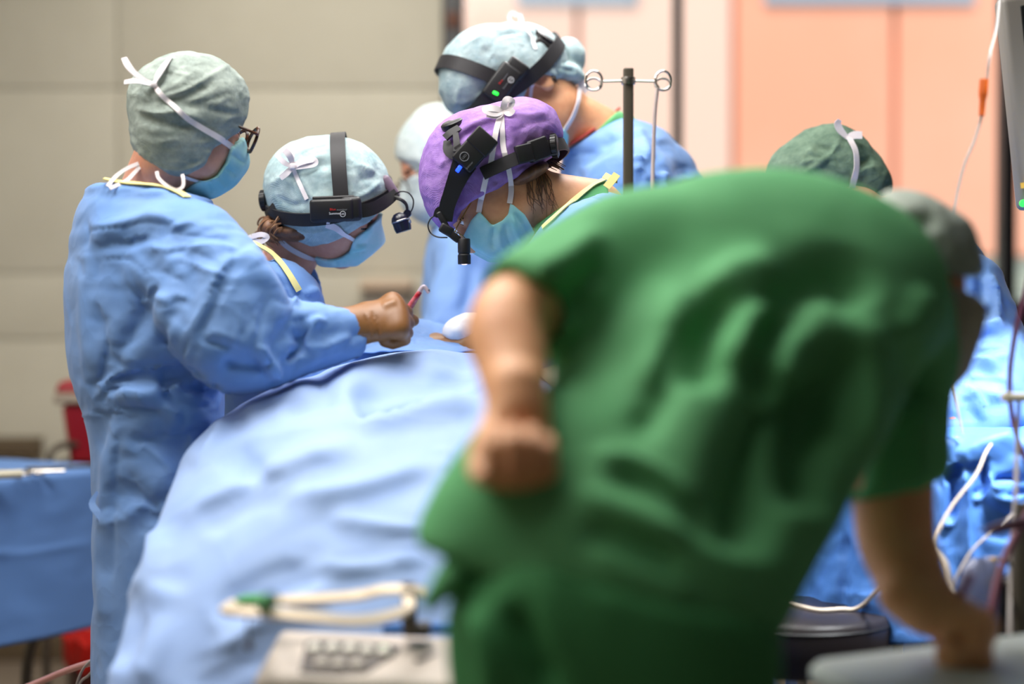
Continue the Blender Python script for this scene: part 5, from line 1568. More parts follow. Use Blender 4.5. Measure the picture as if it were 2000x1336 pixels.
# ================================================================ person 7: out-of-focus person in green scrubs
def person_green_scrubs():
    H = Head(1752, 578, 2.52, (.80, .15, -.58), (.50, .45, .74), 1.0)
    base = np.array([.12, 2.02, 0])
    lat = np.array([1.0, -.15, -.12])
    hd = head_sdf(H, ear=True)
    neck = chain([H.w(-.02, 0, -.03), H.w(-.035, 0, -.09), W(1640, 480, 2.43), W(1560, 520, 2.38)], [.062, .062, .07, .08])
    tor = chain([W(1540, 560, 2.36), W(1450, 720, 2.27), W(1360, 900, 2.18), W(1270, 1080, 2.1), W(1210, 1250, 2.06)], [.07, .058, .055, .06, .09], 4, [1.4, 1.4, 1.5, 1.5, 1.4], lat)
    la = [W(1165, 530, 2.34), W(1000, 618, 2.17), W(1002, 720, 2.09), W(1010, 805, 2.03)]
    ra = [W(1750, 640, 2.44), W(1745, 990, 2.40), W(1768, 1100, 2.37), W(1808, 1180, 2.33)]
    lh = hand_sdf(la[-1], (.0, -.42, -1), (.15, -1, .42), 1, 1.0, curl=([72, 76, 78, 74], 86, 48), thumb=(.7, .45, .55), fat=1.12, pl=.068)
    rh = hand_sdf(ra[-1], (.74, -.22, -.34), (.30, -.30, -.90), 1, 1.0, curl=([55, 62, 68, 72], 80, 45), thumb=(.7, .15, .6), fat=1.35, pl=.070)
    fl = chain(la, [.052, .048, .041, .030], 4); fr = chain(ra, [.056, .053, .048, .039], 4)
    hips = [W(1110, 1330, 2.07), W(1290, 1330, 2.05)]
    legs = [chain([p, np.array([p[0] * .95, 2.03, .48]), np.array([p[0] * .95, 2.0, .08])], [.10, .065, .045]) for p in hips]
    feet = [chain([np.array([p[0] * .95, 1.97, .045]), np.array([p[0] * .95 + .04, 2.17, .04])], [.045, .038]) for p in hips]
    body = U(.02, hd, neck, tor, *legs, *feet)
    S = U(.02, body, U(.012, fl, lh), U(.012, fr, rh))
    o = body_mesh(S, .0048, H, M['skin_warm'], base, 'person in green scrubs in the foreground, bent over and writing, back to the viewer')
    # shirt
    sh = chain([W(1590, 500, 2.40), W(1540, 560, 2.37), W(1455, 690, 2.28), W(1375, 850, 2.19), W(1272, 1000, 2.12), W(1205, 1100, 2.08), W(1175, 1230, 2.05)],
               [.085, .130, .136, .130, .132, .132, .120], 5, [1.6, 1.55, 1.5, 1.50, 1.52, 1.55, 1.5], lat)
    up = chain([W(1245, 505, 2.34), W(1420, 508, 2.35), W(1590, 530, 2.40), W(1695, 610, 2.44)], [.072, .104, .10, .085], 4)
    ls = chain([W(1225, 520, 2.33), W(1150, 545, 2.31), W(1060, 580, 2.22), W(1010, 600, 2.17)], [.085, .082, .066, .058], 4)
    rs = chain([W(1708, 625, 2.44), W(1750, 680, 2.44), W(1745, 800, 2.42), W(1742, 930, 2.40), W(1742, 1000, 2.395)], [.085, .080, .074, .072, .074], 4)
    ls = INT(.004, ls, HALF(W(1015, 590, 2.18), W(1000, 618, 2.17) - W(1165, 530, 2.34) + np.array([0, 0, -.04])))
    rs = INT(.004, rs, HALF(W(1740, 955, 2.40), (.25, 0, -1)))
    ls = SUB(.004, ls, chain(la[:3], [.054, .052, .05])); rs = SUB(.004, rs, chain(ra[:3], [.056, .054, .05]))
    sh = U(.06, sh, up)
    hem = poly2([(830, 1085), (900, 1110), (980, 1140), (1060, 1185), (1180, 1240), (1320, 1300), (1500, 1330), (1800, 1330), (1800, 200), (700, 200), (700, 1050)], pix)
    flare = chain([W(1040, 900, 2.10), W(960, 1010, 2.07), W(905, 1090, 2.05)], [.06, .055, .045], 3)
    sh = U(.07, sh, flare)
    sh = INT(.004, sh, HALF(W(1190, 1180, 2.06), (-.32, 0, -1)))
    sh = INT(.006, sh, HALF(H.w(-.06, 0, -.125), H.w(-.035, 0, -.09) - W(1600, 500, 2.41)))
    G = U(.045, sh, ls, rs)
    st = [('valley', 40, .035, [(1500, 640), (1560, 560), (1640, 540), (1690, 600)]), ('ridge', 36, .020, [(1380, 600), (1430, 540), (1520, 520)]),
          ('valley', 36, .030, [(1360, 760), (1380, 640), (1430, 560)]), ('ridge', 30, .022, [(1440, 720), (1470, 640), (1490, 590)]), ('valley', 30, .030, [(1480, 760), (1510, 670), (1540, 620)]),
          ('ridge', 26, .016, [(1530, 760), (1545, 690), (1560, 640)]), ('valley', 56, .060, [(1600, 1000), (1630, 820), (1670, 660)]),
          ('ridge', 30, .016, [(1270, 760), (1310, 650), (1340, 560)]), ('valley', 30, .020, [(1240, 860), (1300, 740), (1310, 620)]),
          ('stepL', 44, .014, [(1150, 880), (1260, 900), (1380, 980)]), ('valley', 34, .022, [(1180, 920), (1290, 950), (1400, 1030)]), ('ridge', 30, .012, [(1120, 960), (1240, 1010), (1360, 1070)]),
          ('valley', 26, .018, [(1130, 1030), (1230, 1060), (1340, 1110)]), ('ridge', 26, .010, [(1150, 1080), (1260, 1130), (1360, 1180)]), ('valley', 64, .055, [(1440, 1080), (1480, 900), (1560, 740)]),
          ('ridge', 26, .015, [(1800, 560), (1790, 620), (1740, 700)]), ('valley', 26, .022, [(1760, 640), (1780, 700), (1800, 800)]), ('ridge', 26, .016, [(1700, 620), (1700, 760), (1690, 900)]), ('ridge', 20, .012, [(1790, 780), (1800, 880), (1790, 960)]),
          ('valley', 22, .018, [(1060, 580), (1120, 600), (1160, 570)]), ('ridge', 24, .016, [(1000, 560), (1080, 520), (1180, 450)]), ('valley', 16, .016, [(1075, 640), (1105, 590), (1180, 520)])]
    cloth('scrub_shirt', G, .0085, M['green'], o, st, 3, (.008, 5, (1, 1, 1), 61.0, 1.0, 2), final=2)
    # trousers
    tr = U(.05, *[chain([W(1200, 1200, 2.06), p, np.array([p[0] * .95, 2.03, .48]), np.array([p[0] * .95, 2.0, .12])], [.125, .125, .09, .075], 3) for p in hips])
    tr = U(.05, tr, chain([W(1085, 1230, 2.05), W(1310, 1230, 2.05)], [.112, .112]))
    tr = INT(.004, tr, HALF(np.array([0, 0, .10]), (0, 0, -1)))
    tr = INT(.004, tr, HALF(W(1190, 1120, 2.06), (.25, 0, 1)))
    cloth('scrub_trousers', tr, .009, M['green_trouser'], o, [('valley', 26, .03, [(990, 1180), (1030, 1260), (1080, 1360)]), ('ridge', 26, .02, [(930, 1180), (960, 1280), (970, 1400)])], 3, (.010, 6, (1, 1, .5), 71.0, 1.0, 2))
    # loose corner of the shirt at the hip
    t = U(.02, chain([W(900, 1110, 2.02), W(872, 1140, 2.0), W(838, 1178, 1.99)], [.020, .016, .010], 3), chain([W(890, 1130, 2.03), W(860, 1150, 2.02)], [.018, .012]))
    cloth('shirt_tail', t, .006, M['green'], o, (), 1)
    # cap and mask
    A = ell(W(1805, 490, 2.53), (.072, .09, .062), imgR(-25)); B = ell(W(1765, 448, 2.52), (.045, .07, .036), imgR(-20))
    cap = U(.04, A, B, OFF(hd, .006))
    cap = INT(.004, cap, poly2([(1680, 440), (1735, 490), (1775, 520), (1830, 548), (1870, 568), (1945, 560), (1960, 470), (1880, 360), (1740, 360), (1690, 395)], pix))
    cloth('cap', cap, .006, M['cap_dim'], o, [('valley', 16, .012, [(1750, 470), (1780, 440), (1830, 430)])], 1, (.012, 14, (1, 1, 1), 77.0, 1.0, 2))
    mk = U(.03, ell(W(1866, 610, 2.50), (.038, .06, .058)), H.e((.075, 0, -.05), (.055, .06, .075)), INT(.01, OFF(hd, .008), HALF(H.w(.03, 0, 0), -H.R[:, 0])))
    mk = INT(.004, mk, HALF(H.w(.05, 0, .012), -H.R[:, 0] * .3 + H.R[:, 2]))
    cloth('face_mask', mk, .006, mat('mask_grey', (170, 165, 150), .8), o, (), 1)
    hr = INT(.006, OFF(hd, .004), HALF(H.w(-.06, 0, -.01), H.R[:, 0])); V, F = polygonize(hr, .006); obj('hair', V, F, M['hair_dark'], o)
    # pen
    p0 = W(1858, 1200, 2.315); p1 = W(1895, 1120, 2.30)
    t = empty('pen', p0, 'magenta pen held in the writing hand', 'pen')
    d = nrm(p1 - p0); L = np.linalg.norm(p1 - p0)
    MB().lathe(p0 - d * .05, [(.0008, 0), (.004, .012), (.0055, .02), (.0058, L + .05), (.003, L + .052)], d, 20).build('barrel', M['pen'], t)
    MB().ribbon([p1 - d * .04 + np.array([0, -.008, 0]), p1 - d * .002 + np.array([0, -.008, 0])], (0, -1, 0), .003, .0015).build('clip', M['pen'], t)


person_green_scrubs()
# ================================================================ the big patient drape
def make_drape():
    # stations along the table: Y, px of left edge (top view x), z crest, x left, x right, drop of the left shoulder
    S = np.array([  # Y     zc     xl     xr    shoulder depth
        [2.53, 0.10, -.62, .50, .02],
        [2.55, 0.50, -.61, .46, .04],
        [2.58, 0.66, -.600, .44, .07],
        [2.62, 0.775, -.595, .42, .10],
        [2.70, 0.885, -.590, .38, .11],
        [2.84, 1.000, -.575, .28, .11],
        [2.97, 1.075, -.565, .20, .10],
        [3.10, 1.125, -.550, .15, .09],
        [3.26, 1.155, -.500, .12, .08],
        [3.42, 1.165, -.42, .10, .08],
        [3.60, 1.150, -.35, .08, .08],
        [3.85, 1.12, -.34, .08, .09],
        [4.15, 1.08, -.34, .08, .09]])
    nv, nu = 220, 260
    sv, _ = smooth_line(S[:, :3], 1.0, 20)
    s2 = np.stack([np.interp(np.linspace(0, 1, len(sv)), np.linspace(0, 1, len(S)), S[:, k]) for k in (3, 4)], 1)
    q = np.concatenate([sv, s2], 1)
    seg = np.sqrt(np.diff(q[:, 0]) ** 2 + np.diff(q[:, 1]) ** 2); cum = np.concatenate([[0], np.cumsum(seg)])
    t = np.linspace(0, cum[-1], nv)
    q = np.stack([np.interp(t, cum, q[:, k]) for k in range(5)], 1)
    V = np.zeros((nv, nu, 3))
    for i in range(nv):
        Y, zc, xl, xr, sh = q[i]
        zb = 0.06; wd = xr - xl
        prof = np.array([[xl - .06, zb], [xl - .03, max(zb + .005, zc - .62)], [xl - .008, max(zb + .01, zc - sh - .20)], [xl, max(zb + .015, zc - sh - .06)], [xl + .022, max(zb + .02, zc - sh)],
                         [xl + .16 * wd, max(zb + .02, zc - sh * .5)], [xl + .30 * wd, zc - sh * .1], [xl + .5 * wd, zc], [xl + .68 * wd, zc + .004],
                         [xr - .22 * wd, zc - sh * .2], [xr - .08 * wd, max(zb + .02, zc - sh * .6)], [xr, max(zb + .015, zc - sh - .05)], [xr + .03, max(zb + .005, zc - .6)], [xr + .05, zb]])
        P, _ = smooth_line(np.concatenate([prof, np.zeros((len(prof), 1))], 1), 1.0, 12)
        c = np.concatenate([[0], np.cumsum(np.linalg.norm(np.diff(P, axis=0), axis=1))])
        # denser columns on the visible top
        u = np.linspace(0, 1, nu)
        xz = np.stack([np.interp(u * c[-1], c, P[:, k]) for k in (0, 1)], 1)
        V[i, :, 0] = xz[:, 0]; V[i, :, 1] = Y; V[i, :, 2] = np.maximum(xz[:, 1], .03)
    V = V.reshape(-1, 3)
    I = np.arange(nv * nu).reshape(nv, nu)
    F = np.stack([I[:-1, :-1], I[:-1, 1:], I[1:, 1:], I[1:, :-1]], -1).reshape(-1, 4).astype(np.int32)
    N = vnormals(V, F)
    if N[:, 2].mean() < 0:
        F = F[:, ::-1].copy(); N = -N
    V = crumple(V, N, .020, 3.2, (1, 1, 1), 5.0, 1.0, 2)
    st = [('valley', 26, .060, [(690, 778), (770, 758), (850, 735), (950, 712)]), ('ridge', 24, .020, [(640, 740), (720, 715), (800, 695), (900, 688)]), ('ridge', 22, .022, [(700, 812), (800, 790), (930, 775)]),
          ('ridge', 18, .012, [(470, 800), (540, 760), (620, 735)]), ('valley', 16, .010, [(560, 790), (620, 770), (660, 760)]), ('stepR', 22, .010, [(380, 900), (420, 850), (450, 800)]),
          ('ridge', 26, .016, [(340, 1010), (430, 960), (560, 900), (700, 850)]), ('valley', 26, .014, [(400, 1010), (480, 960), (560, 930)]), ('ridge', 24, .014, [(560, 960), (700, 940), (860, 890)]),
          ('valley', 26, .014, [(440, 860), (480, 900), (520, 905)]), ('stepL', 20, .014, [(880, 850), (865, 960), (845, 1030)]), ('ridge', 16, .010, [(640, 990), (740, 1010), (850, 1020)]),
          ('valley', 34, .022, [(240, 1290), (280, 1200), (300, 1130)]), ('ridge', 26, .020, [(320, 1120), (300, 1240), (260, 1330)]), ('ridge', 26, .018, [(400, 1290), (520, 1200), (640, 1120)]), ('valley', 30, .018, [(420, 1180), (520, 1130), (640, 1080)]),
          ('valley', 26, .016, [(380, 1330), (440, 1270), (520, 1230)]), ('ridge', 20, .012, [(300, 1010), (290, 1090), (250, 1160)]), ('stepL', 18, .008, [(560, 1060), (680, 1080), (840, 1060)])]
    V = folds(V, F, st)
    V = buckle(V, F, .018, [(W(700, 740, 3.1), .25, (1, 0, 0), .03), (W(350, 1250, 2.35), .2, (1, 0, 0), .05)], 40, -.012, .016, .02, .15, .0002, .003)
    o = obj('surgical_drape', V, F, M['drape'], None, (-.04, 3.0, 0))
    sol = o.modifiers.new('thickness', 'SOLIDIFY'); sol.thickness = .002; sol.offset = -1
    tag(o, 'large pale blue drape mounded over the operating table, reaching the floor', 'drape')
    # raised sheet at the field's edge
    Q = [[(690, 640, 3.66), (760, 618, 3.72), (822, 622, 3.76), (862, 632, 3.80), (880, 642, 3.82)],
         [(690, 646, 3.62), (760, 632, 3.64), (820, 640, 3.66), (858, 646, 3.70), (872, 652, 3.74)],
         [(690, 658, 3.58), (760, 648, 3.58), (810, 656, 3.58), (850, 660, 3.60), (885, 664, 3.62)],
         [(690, 672, 3.55), (760, 664, 3.54), (810, 668, 3.54), (850, 672, 3.54), (905, 674, 3.54)],
         [(690, 690, 3.50), (760, 684, 3.49), (820, 684, 3.48), (870, 686, 3.48), (930, 684, 3.48)]]
    G = np.array([[W(*p) for p in r] for r in Q])
    R = np.array([smooth_line(r, 1.0, 12)[0] for r in G])
    R = np.array([smooth_line(R[:, j], 1.0, 12)[0] for j in range(R.shape[1])])
    a, b_ = R.shape[:2]; V = R.reshape(-1, 3); I = np.arange(a * b_).reshape(a, b_)
    F = np.stack([I[:-1, :-1], I[1:, :-1], I[1:, 1:], I[:-1, 1:]], -1).reshape(-1, 4).astype(np.int32)
    V = crumple(V, vnormals(V, F), .008, 14, seed=2.0)
    V = folds(V, F, [('stepL', 7, .008, [(740, 640), (800, 645), (860, 648)]), ('ridge', 6, .006, [(800, 660), (850, 655), (890, 668)])])
    o = obj('drape_sheet', V, F, M['gown'], None)
    sol = o.modifiers.new('thickness', 'SOLIDIFY'); sol.thickness = .002
    tag(o, 'small folded blue sheet beyond the gloved hand on the large drape', 'drape')


make_drape()
# ================================================================ furniture and equipment
def legs4(t, pts, z0, z1, r, mt, name='leg'):
    for x, y in pts:
        MB().tube([(x, y, z0), (x, y, z1)], r, 12).build(name, mt, t)


# ---- left instrument table with its drape
d1 = np.array([.5, .866]); d2 = np.array([-.866, .5]); C0 = np.array([-0.985, 4.60])
TZ = .855
tb = empty('instrument_table', (-1.5, 4.3, 0), 'steel-legged instrument table at the left behind the assistant, hidden under a blue cover', 'table')
Rz = np.array([[d1[0], d2[0], 0], [d1[1], d2[1], 0], [0, 0, 1]])
cc = C0 - d1 * .6 + d2 * .28
MB().box((cc[0], cc[1], TZ - .025), (.58, .26, .012), Rz, .006).build('tabletop', M['steel'], tb)
for a, b_ in ((-.54, .05), (-.54, .5), (-1.12, .05), (-1.12, .5)):
    p = C0 + d1 * a + d2 * b_
    MB().tube([(p[0], p[1], TZ - .03), (p[0], p[1], .45), (p[0] - .012, p[1], .28), (p[0] - .03, p[1], .18), (p[0] - .03, p[1], 0.0)], .013, 12, sub=4).build('leg', M['pole'], tb)
p = C0 + d1 * -.12 + d2 * .05
MB().tube([tuple(W(72, 1180, 4.66)), tuple(W(70, 1235, 4.66)), tuple(W(58, 1275, 4.66)), tuple(W(52, 1320, 4.66)), tuple(W(51, 1420, 4.66)), (W(51, 1420, 4.66)[0], 4.66, 0.0)], .014, 12, sub=6).build('leg', M['pole'], tb)


def skirt(path, top_in, z_top, z_hem, rnd=.03, nz=46, sub=20, fold=.012, freq=26, seed=1.0, flare=.03):
    """cloth hanging from a table edge: path = edge polyline (x,y), top_in = offset of the inner top row"""
    P, _ = smooth_line(np.array([[x, y, 0] for x, y in path]), 1.0, sub)
    T = np.gradient(P, axis=0); T /= np.linalg.norm(T, axis=1)[:, None]
    O = np.stack([T[:, 1], -T[:, 0], 0 * T[:, 0]], 1)
    s = np.concatenate([[0], np.cumsum(np.linalg.norm(np.diff(P, axis=0), axis=1))])
    rows = []
    for k in np.linspace(1, 0, 14)[:-1]:
        R = P + (np.array([top_in[0], top_in[1], 0]) - P) * k
        R[:, 2] = z_top; rows.append(R)
    for a in np.linspace(0, math.pi / 2, 7):
        R = P - O * rnd + O * rnd * math.sin(a); R[:, 2] = z_top - rnd + rnd * math.cos(a); rows.append(R)
    zh = z_hem if callable(z_hem) else (lambda q: z_hem)
    hem = np.array([zh(q) for q in s / s[-1]])
    wob = np.sin(s * freq + 1.3 * np.sin(s * 7 + seed) + seed) * .7 + .5 * np.sin(s * freq * 2.3 + seed * 2)
    for k in np.linspace(0, 1, nz)[1:]:
        R = P + O * (fold * wob * k ** .7 + flare * k)[:, None]
        R[:, 2] = (z_top - rnd) + (hem - (z_top - rnd)) * k; rows.append(R)
    R = np.array(rows); a, b_ = R.shape[:2]; V = R.reshape(-1, 3); I = np.arange(a * b_).reshape(a, b_)
    F = np.stack([I[:-1, :-1], I[1:, :-1], I[1:, 1:], I[:-1, 1:]], -1).reshape(-1, 4).astype(np.int32)
    N = vnormals(V, F)
    if N[:14 * b_, 2].mean() < 0: F = F[:, ::-1].copy()
    return V, F


q = lambda a, b_: tuple(C0 + d1 * a + d2 * b_)
V, F = skirt([q(-1.25, .58), q(-1.25, .3), q(-1.22, .02), q(-1.1, 0), q(-.8, 0), q(-.4, 0), q(-.1, 0), q(-.01, .03), q(0, .2), q(0, .4), q(-.02, .56), q(-.1, .58)], q(-.6, .3), TZ, .465, .02, 40, 14, .006, 9, 1.0, .01)
V = crumple(V, vnormals(V, F), .006, 6)
V = folds(V, F, [('stepL', 10, .006, [(-40, 1080), (60, 1075), (190, 1052)]), ('crease', 8, .006, [(22, 950), (24, 1100), (30, 1240)])])
o = obj('table_cover', V, F, mat('cover_blue', (92, 130, 186), .7), None)
o.modifiers.new('thickness', 'SOLIDIFY').thickness = .002
tag(o, 'blue cloth cover hanging over the instrument table at far left', 'table cover')

# instruments lying on it
def clamp(px, py, ang, L, label, mt):
    z = TZ + .006
    d = ray(px, py); t_ = (z - CZ) / d[2]; c = CAMP + d * t_
    u = np.array([math.cos(ang), math.sin(ang), 0]); v = np.array([-u[1], u[0], 0])
    t = empty('surgical_clamp', c, label, 'surgical instrument', None)
    for s in (1, -1):
        MB().tube([c + u * L * .5, c + u * L * .1 + v * .004 * s, c - u * L * .1 - v * .005 * s, c - u * L * .38 - v * .018 * s], .0032, 8, sub=5).build('arm', mt, t)
        r = c - u * L * .45 - v * .022 * s
        MB().tube([r + (u * math.cos(k) + v * math.sin(k)) * .014 for k in np.linspace(0, 2 * math.pi, 21)], .003, 8, cap=False).build('finger_ring', mt, t)
    MB().lathe(c + u * L * .08, [(.005, -.004), (.005, .005)], (0, 0, 1), 12).build('hinge', mt, t)


for (px, py, an, L, lb) in ((18, 922, 2.6, .16, 'steel clamp lying nearest the frame edge on the left blue cover'), (62, 921, .3, .15, 'steel clamp with shining rings in the middle of the left blue cover'), (128, 912, .75, .17, 'dark clamp nearest the assistant on the left blue cover')):
    clamp(px, py, an, L, lb, M['chrome'] if an != .75 else M['pole'])
t = empty('swab_roll', CAMP + ray(18, 926) * ((TZ + .01 - CZ) / ray(18, 926)[2]), 'pale rolled swab at the left edge of the blue cover', 'swab')
c = CAMP + ray(8, 927) * ((TZ + .012 - CZ) / ray(8, 927)[2])
MB().tube([c - np.array([.05, .03, 0]), c, c + np.array([.035, .02, 0])], .010, 12, sub=3).build('roll', M['cream'], t)

# ---- cart and sharps container behind it
ct = empty('utility_cart', W(215, 900, 5.3) * np.array([1, 1, 0]), 'metal cart with bent rail behind the assistant, carrying the red sharps bin', 'cart')
cx = W(215, 900, 5.3)[0]
zc = W(150, 903, 5.3)[2]
MB().box((cx, 5.3, zc - .012), (.17, .16, .012), bev=.006).build('shelf', M['pole'], ct)
legs4(ct, [(cx - .15, 5.16), (cx + .15, 5.16), (cx - .15, 5.44), (cx + .15, 5.44)], 0, zc - .02, .011, M['pole'])
MB().tube(px_line([(150, 868, 5.24), (125, 869, 5.2), (108, 876, 5.16), (99, 888, 5.14), (97, 905, 5.14), (110, 925, 5.16), (150, 925, 5.2)]), .010, 10, sub=5).build('handle_rail', M['pole'], ct)
sb = empty('sharps_container', (cx - .02, 5.3, zc), 'dark red sharps container with beige rim behind the assistant', 'sharps container')
sx = W(186, 800, 5.3)[0]
zt0, zt1, zt2 = W(0, 786, 5.3)[2], W(0, 765, 5.3)[2], W(0, 741, 5.3)[2]
def taper(b, c, h0, h1, z0, z1):
    V = [(c[0] + sx_ * h0, c[1] + sy_ * h0, z0) for sx_, sy_ in ((-1, -1), (1, -1), (1, 1), (-1, 1))] + [(c[0] + sx_ * h1, c[1] + sy_ * h1, z1) for sx_, sy_ in ((-1, -1), (1, -1), (1, 1), (-1, 1))]
    return b.add(V, [(3, 2, 1, 0), (4, 5, 6, 7), (0, 1, 5, 4), (1, 2, 6, 5), (2, 3, 7, 6), (3, 0, 4, 7)])
bb = taper(MB(), (sx, 5.3), .060, .080, zc, zt0).build('bin', M['red_bin'], sb, auto=30)
bb.modifiers.new('bevel', 'BEVEL').width = .012
taper(MB(), (sx, 5.3), .096, .098, zt0, zt1).build('rim', M['lid_beige'], sb, auto=30).modifiers.new('bevel', 'BEVEL').width = .006
lb_ = taper(MB(), (sx, 5.3), .098, .082, zt1, zt2).build('lid', M['red_bin'], sb, auto=30); lb_.modifiers.new('bevel', 'BEVEL').width = .01

# ---- waste bucket with red liner
bx = W(222, 1240, 5.2)[0]
kb = empty('waste_bucket', (bx, 5.2, 0), 'dark bucket with bright red liner on the floor behind the assistant', 'bucket')
zb_ = W(0, 1262, 5.2)[2]
MB().lathe((bx, 5.2, 0.0), [(.085, 0), (.125, zb_), (.118, zb_), (.08, .01)], (0, 0, 1), 28).build('pail', M['dark_red'], kb)
V = []; F = []; n = 40
for i, (r, z) in enumerate(((.10, zb_ - .06), (.112, zb_ + .01), (.128, zb_ + .045), (.142, zb_ + .03), (.138, zb_ - .02), (.132, zb_ - .05))):
    for k in range(n):
        a = 2 * math.pi * k / n; w_ = 1 + .05 * math.sin(k * 2.7 + i)
        V.append((bx + r * w_ * math.cos(a), 5.2 + r * w_ * math.sin(a), z + .012 * math.sin(k * 1.9 + i * .7)))
for i in range(5):
    for k in range(n): F.append((i * n + k, i * n + (k + 1) % n, (i + 1) * n + (k + 1) % n, (i + 1) * n + k))
MB().add(V, F).build('liner', M['red_bag'], kb)

# ---- things on the wall
bm_ = empty('wall_rail', (wx(-60, 6.44), 6.44, wz(890, 6.44)), 'brown bumper rail on the beige wall at far left', 'wall rail')
x1 = wx(74, 6.44)
MB().box(((x1 - 2.1) / 2, 6.46, (wz(855, 6.44) + wz(893, 6.44)) / 2), ((x1 + 2.1) / 2, .04, (wz(855, 6.44) - wz(893, 6.44)) / 2), bev=.012).build('rail', M['brown_box'], bm_)
MB().box((x1 - .006, 6.46, (wz(855, 6.44) + wz(893, 6.44)) / 2), (.01, .041, (wz(855, 6.44) - wz(893, 6.44)) / 2 + .002), bev=.008).build('end_cap', M['brown_box'], bm_)
dp = empty('wall_dispenser', (wx(756, 6.44), 6.44, wz(606, 6.44)), 'blurred beige dispenser on the wall beyond the suction tip', 'dispenser')
MB().box((wx(757, 6.44), 6.43, (wz(546, 6.44) + wz(570, 6.44)) / 2), ((wx(808, 6.44) - wx(706, 6.44)) / 2, .07, (wz(546, 6.44) - wz(570, 6.44)) / 2), bev=.012).build('cover', M['dispenser'], dp)
MB().box((wx(755, 6.44), 6.445, (wz(569, 6.44) + wz(606, 6.44)) / 2), ((wx(800, 6.44) - wx(708, 6.44)) / 2, .055, (wz(569, 6.44) - wz(606, 6.44)) / 2), bev=.008).build('tray', M['dispenser_low'], dp)

# ---- suction hose and leads at lower left
tag(MB().tube(px_line([(-60, 1395, 3.75), (20, 1356, 3.72), (80, 1331, 3.68), (130, 1310, 3.62), (186, 1292, 3.56), (260, 1275, 3.5)]), .0068, 12, sub=8).build('suction_hose', M['tube_pink']), 'pink suction hose crossing low behind the assistant', 'hose')
tag(MB().tube(px_line([(140, 1400, 3.6), (148, 1345, 3.58), (160, 1311, 3.56), (176, 1292, 3.54), (205, 1276, 3.52)]), .0026, 8, sub=8).build('lead_wire', M['cable_grey']), 'grey wire looping over the pink hose, upper of two', 'wire', 'grey wires by the pink hose')
tag(MB().tube(px_line([(140, 1400, 3.62), (155, 1338, 3.6), (172, 1320, 3.58), (190, 1304, 3.56), (230, 1290, 3.54)]), .0026, 8, sub=8).build('lead_wire', M['cable_grey']), 'grey wire below the pink hose, lower of two', 'wire', 'grey wires by the pink hose')

# ---- IV pole
px_, py_ = W(1227, 300, 3.2)[0], 3.2
iv = empty('infusion_pole', (px_, py_, 0), 'dark upright infusion pole with two curled hooks in front of the window', 'infusion pole')
zt = W(1227, 133, 3.2)[2]
MB().box((px_, py_, (zt + .1) / 2), (.0088, .0088, (zt - .1) / 2), bev=.003).build('pole', M['pole'], iv)
zh = W(1227, 158, 3.2)[2]
MB().lathe((px_, py_, zh), [(.012, -.006), (.013, 0), (.012, .006)], (0, 0, 1), 20).build('collar', M['chrome'], iv)
for s in (1, -1):
    xh = .060
    pts = [(px_ + s * .010, py_, zh), (px_ + s * .045, py_, zh - .001)]
    for k in np.linspace(0, 2 * math.pi * 1.15, 18):
        pts.append((px_ + s * (xh + .0 - .014 * math.cos(k)), py_ - .010 * k / 6, zh + .016 * math.sin(-k)))
    MB().tube(pts, .0022, 8, sub=3).build('hook', M['chrome'], iv)
    MB().tube([(px_ + s * (xh - .014 * math.cos(k)), py_ + .006 * math.sin(k), zh - .006 + .011 * math.sin(k)) for k in np.linspace(0, 2 * math.pi, 20)], .002, 8, cap=False).build('hook_ring', M['chrome'], iv)
for k in range(5):
    a = 2 * math.pi * k / 5 + .3
    MB().tube([(px_, py_, .10), (px_ + .13 * math.cos(a), py_ + .13 * math.sin(a), .07), (px_ + .2 * math.cos(a), py_ + .2 * math.sin(a), .03)], .010, 10, sub=3).build('foot', M['pole'], iv)
    MB().lathe((px_ + .2 * math.cos(a), py_ + .2 * math.sin(a) - .008, .022), [(.022, 0), (.022, .016)], (0, 1, 0), 16).build('caster', M['black'], iv)
tag(MB().tube(px_line([(1284, 172, 3.19), (1279, 220, 3.19), (1276, 300, 3.19), (1274, 380, 3.18), (1272, 520, 3.16)]), .0034, 10, sub=4).build('drip_line', M['tube_pink'] if False else mat('drip_tube', (246, 228, 224), .25, trans=.3)), 'clear drip line hanging from the right hook of the pole', 'drip line')

# ---- monitor on its boom
mo = empty('monitor', W(1990, 412, 3.3), 'tilted grey monitor with dark screen at the upper right edge', 'monitor')
ang = math.atan2(W(1990, 412, 3.3)[0] - W(1947, 0, 3.3)[0], W(1947, 0, 3.3)[2] - W(1990, 412, 3.3)[2])
Rm = np.array([[math.cos(ang), 0, -math.sin(ang)], [0, 1, 0], [math.sin(ang), 0, math.cos(ang)]])
ctr = W(1990, 412, 3.3) + Rm @ np.array([.24, .0, .19])
MB().box(ctr, (.24, .028, .19), Rm, .012).build('casing', M['monitor'], mo)
MB().box(ctr + Rm @ np.array([.004, -.028, .022]), (.212, .003, .148), Rm, .002).build('screen', M['screen'], mo)
MB().lathe(W(1998, 397, 3.268), [(.006, .002), (.006, -.004)], (0, 1, 0), 16).build('power_light', M['led_green'], mo)
MB().box(W(2000, 362, 3.27), (.006, .002, .005), Rm).build('status_label', mat('label_yellow', (190, 150, 60), .5), mo)
MB().tube([ctr + np.array([0, .03, .05]), ctr + np.array([0, .12, .12]), ctr + np.array([.02, .14, .4]), (ctr[0] + .02, ctr[1] + .14, ZC)], .025, 14, sub=4).build('boom_arm', M['monitor'], mo)

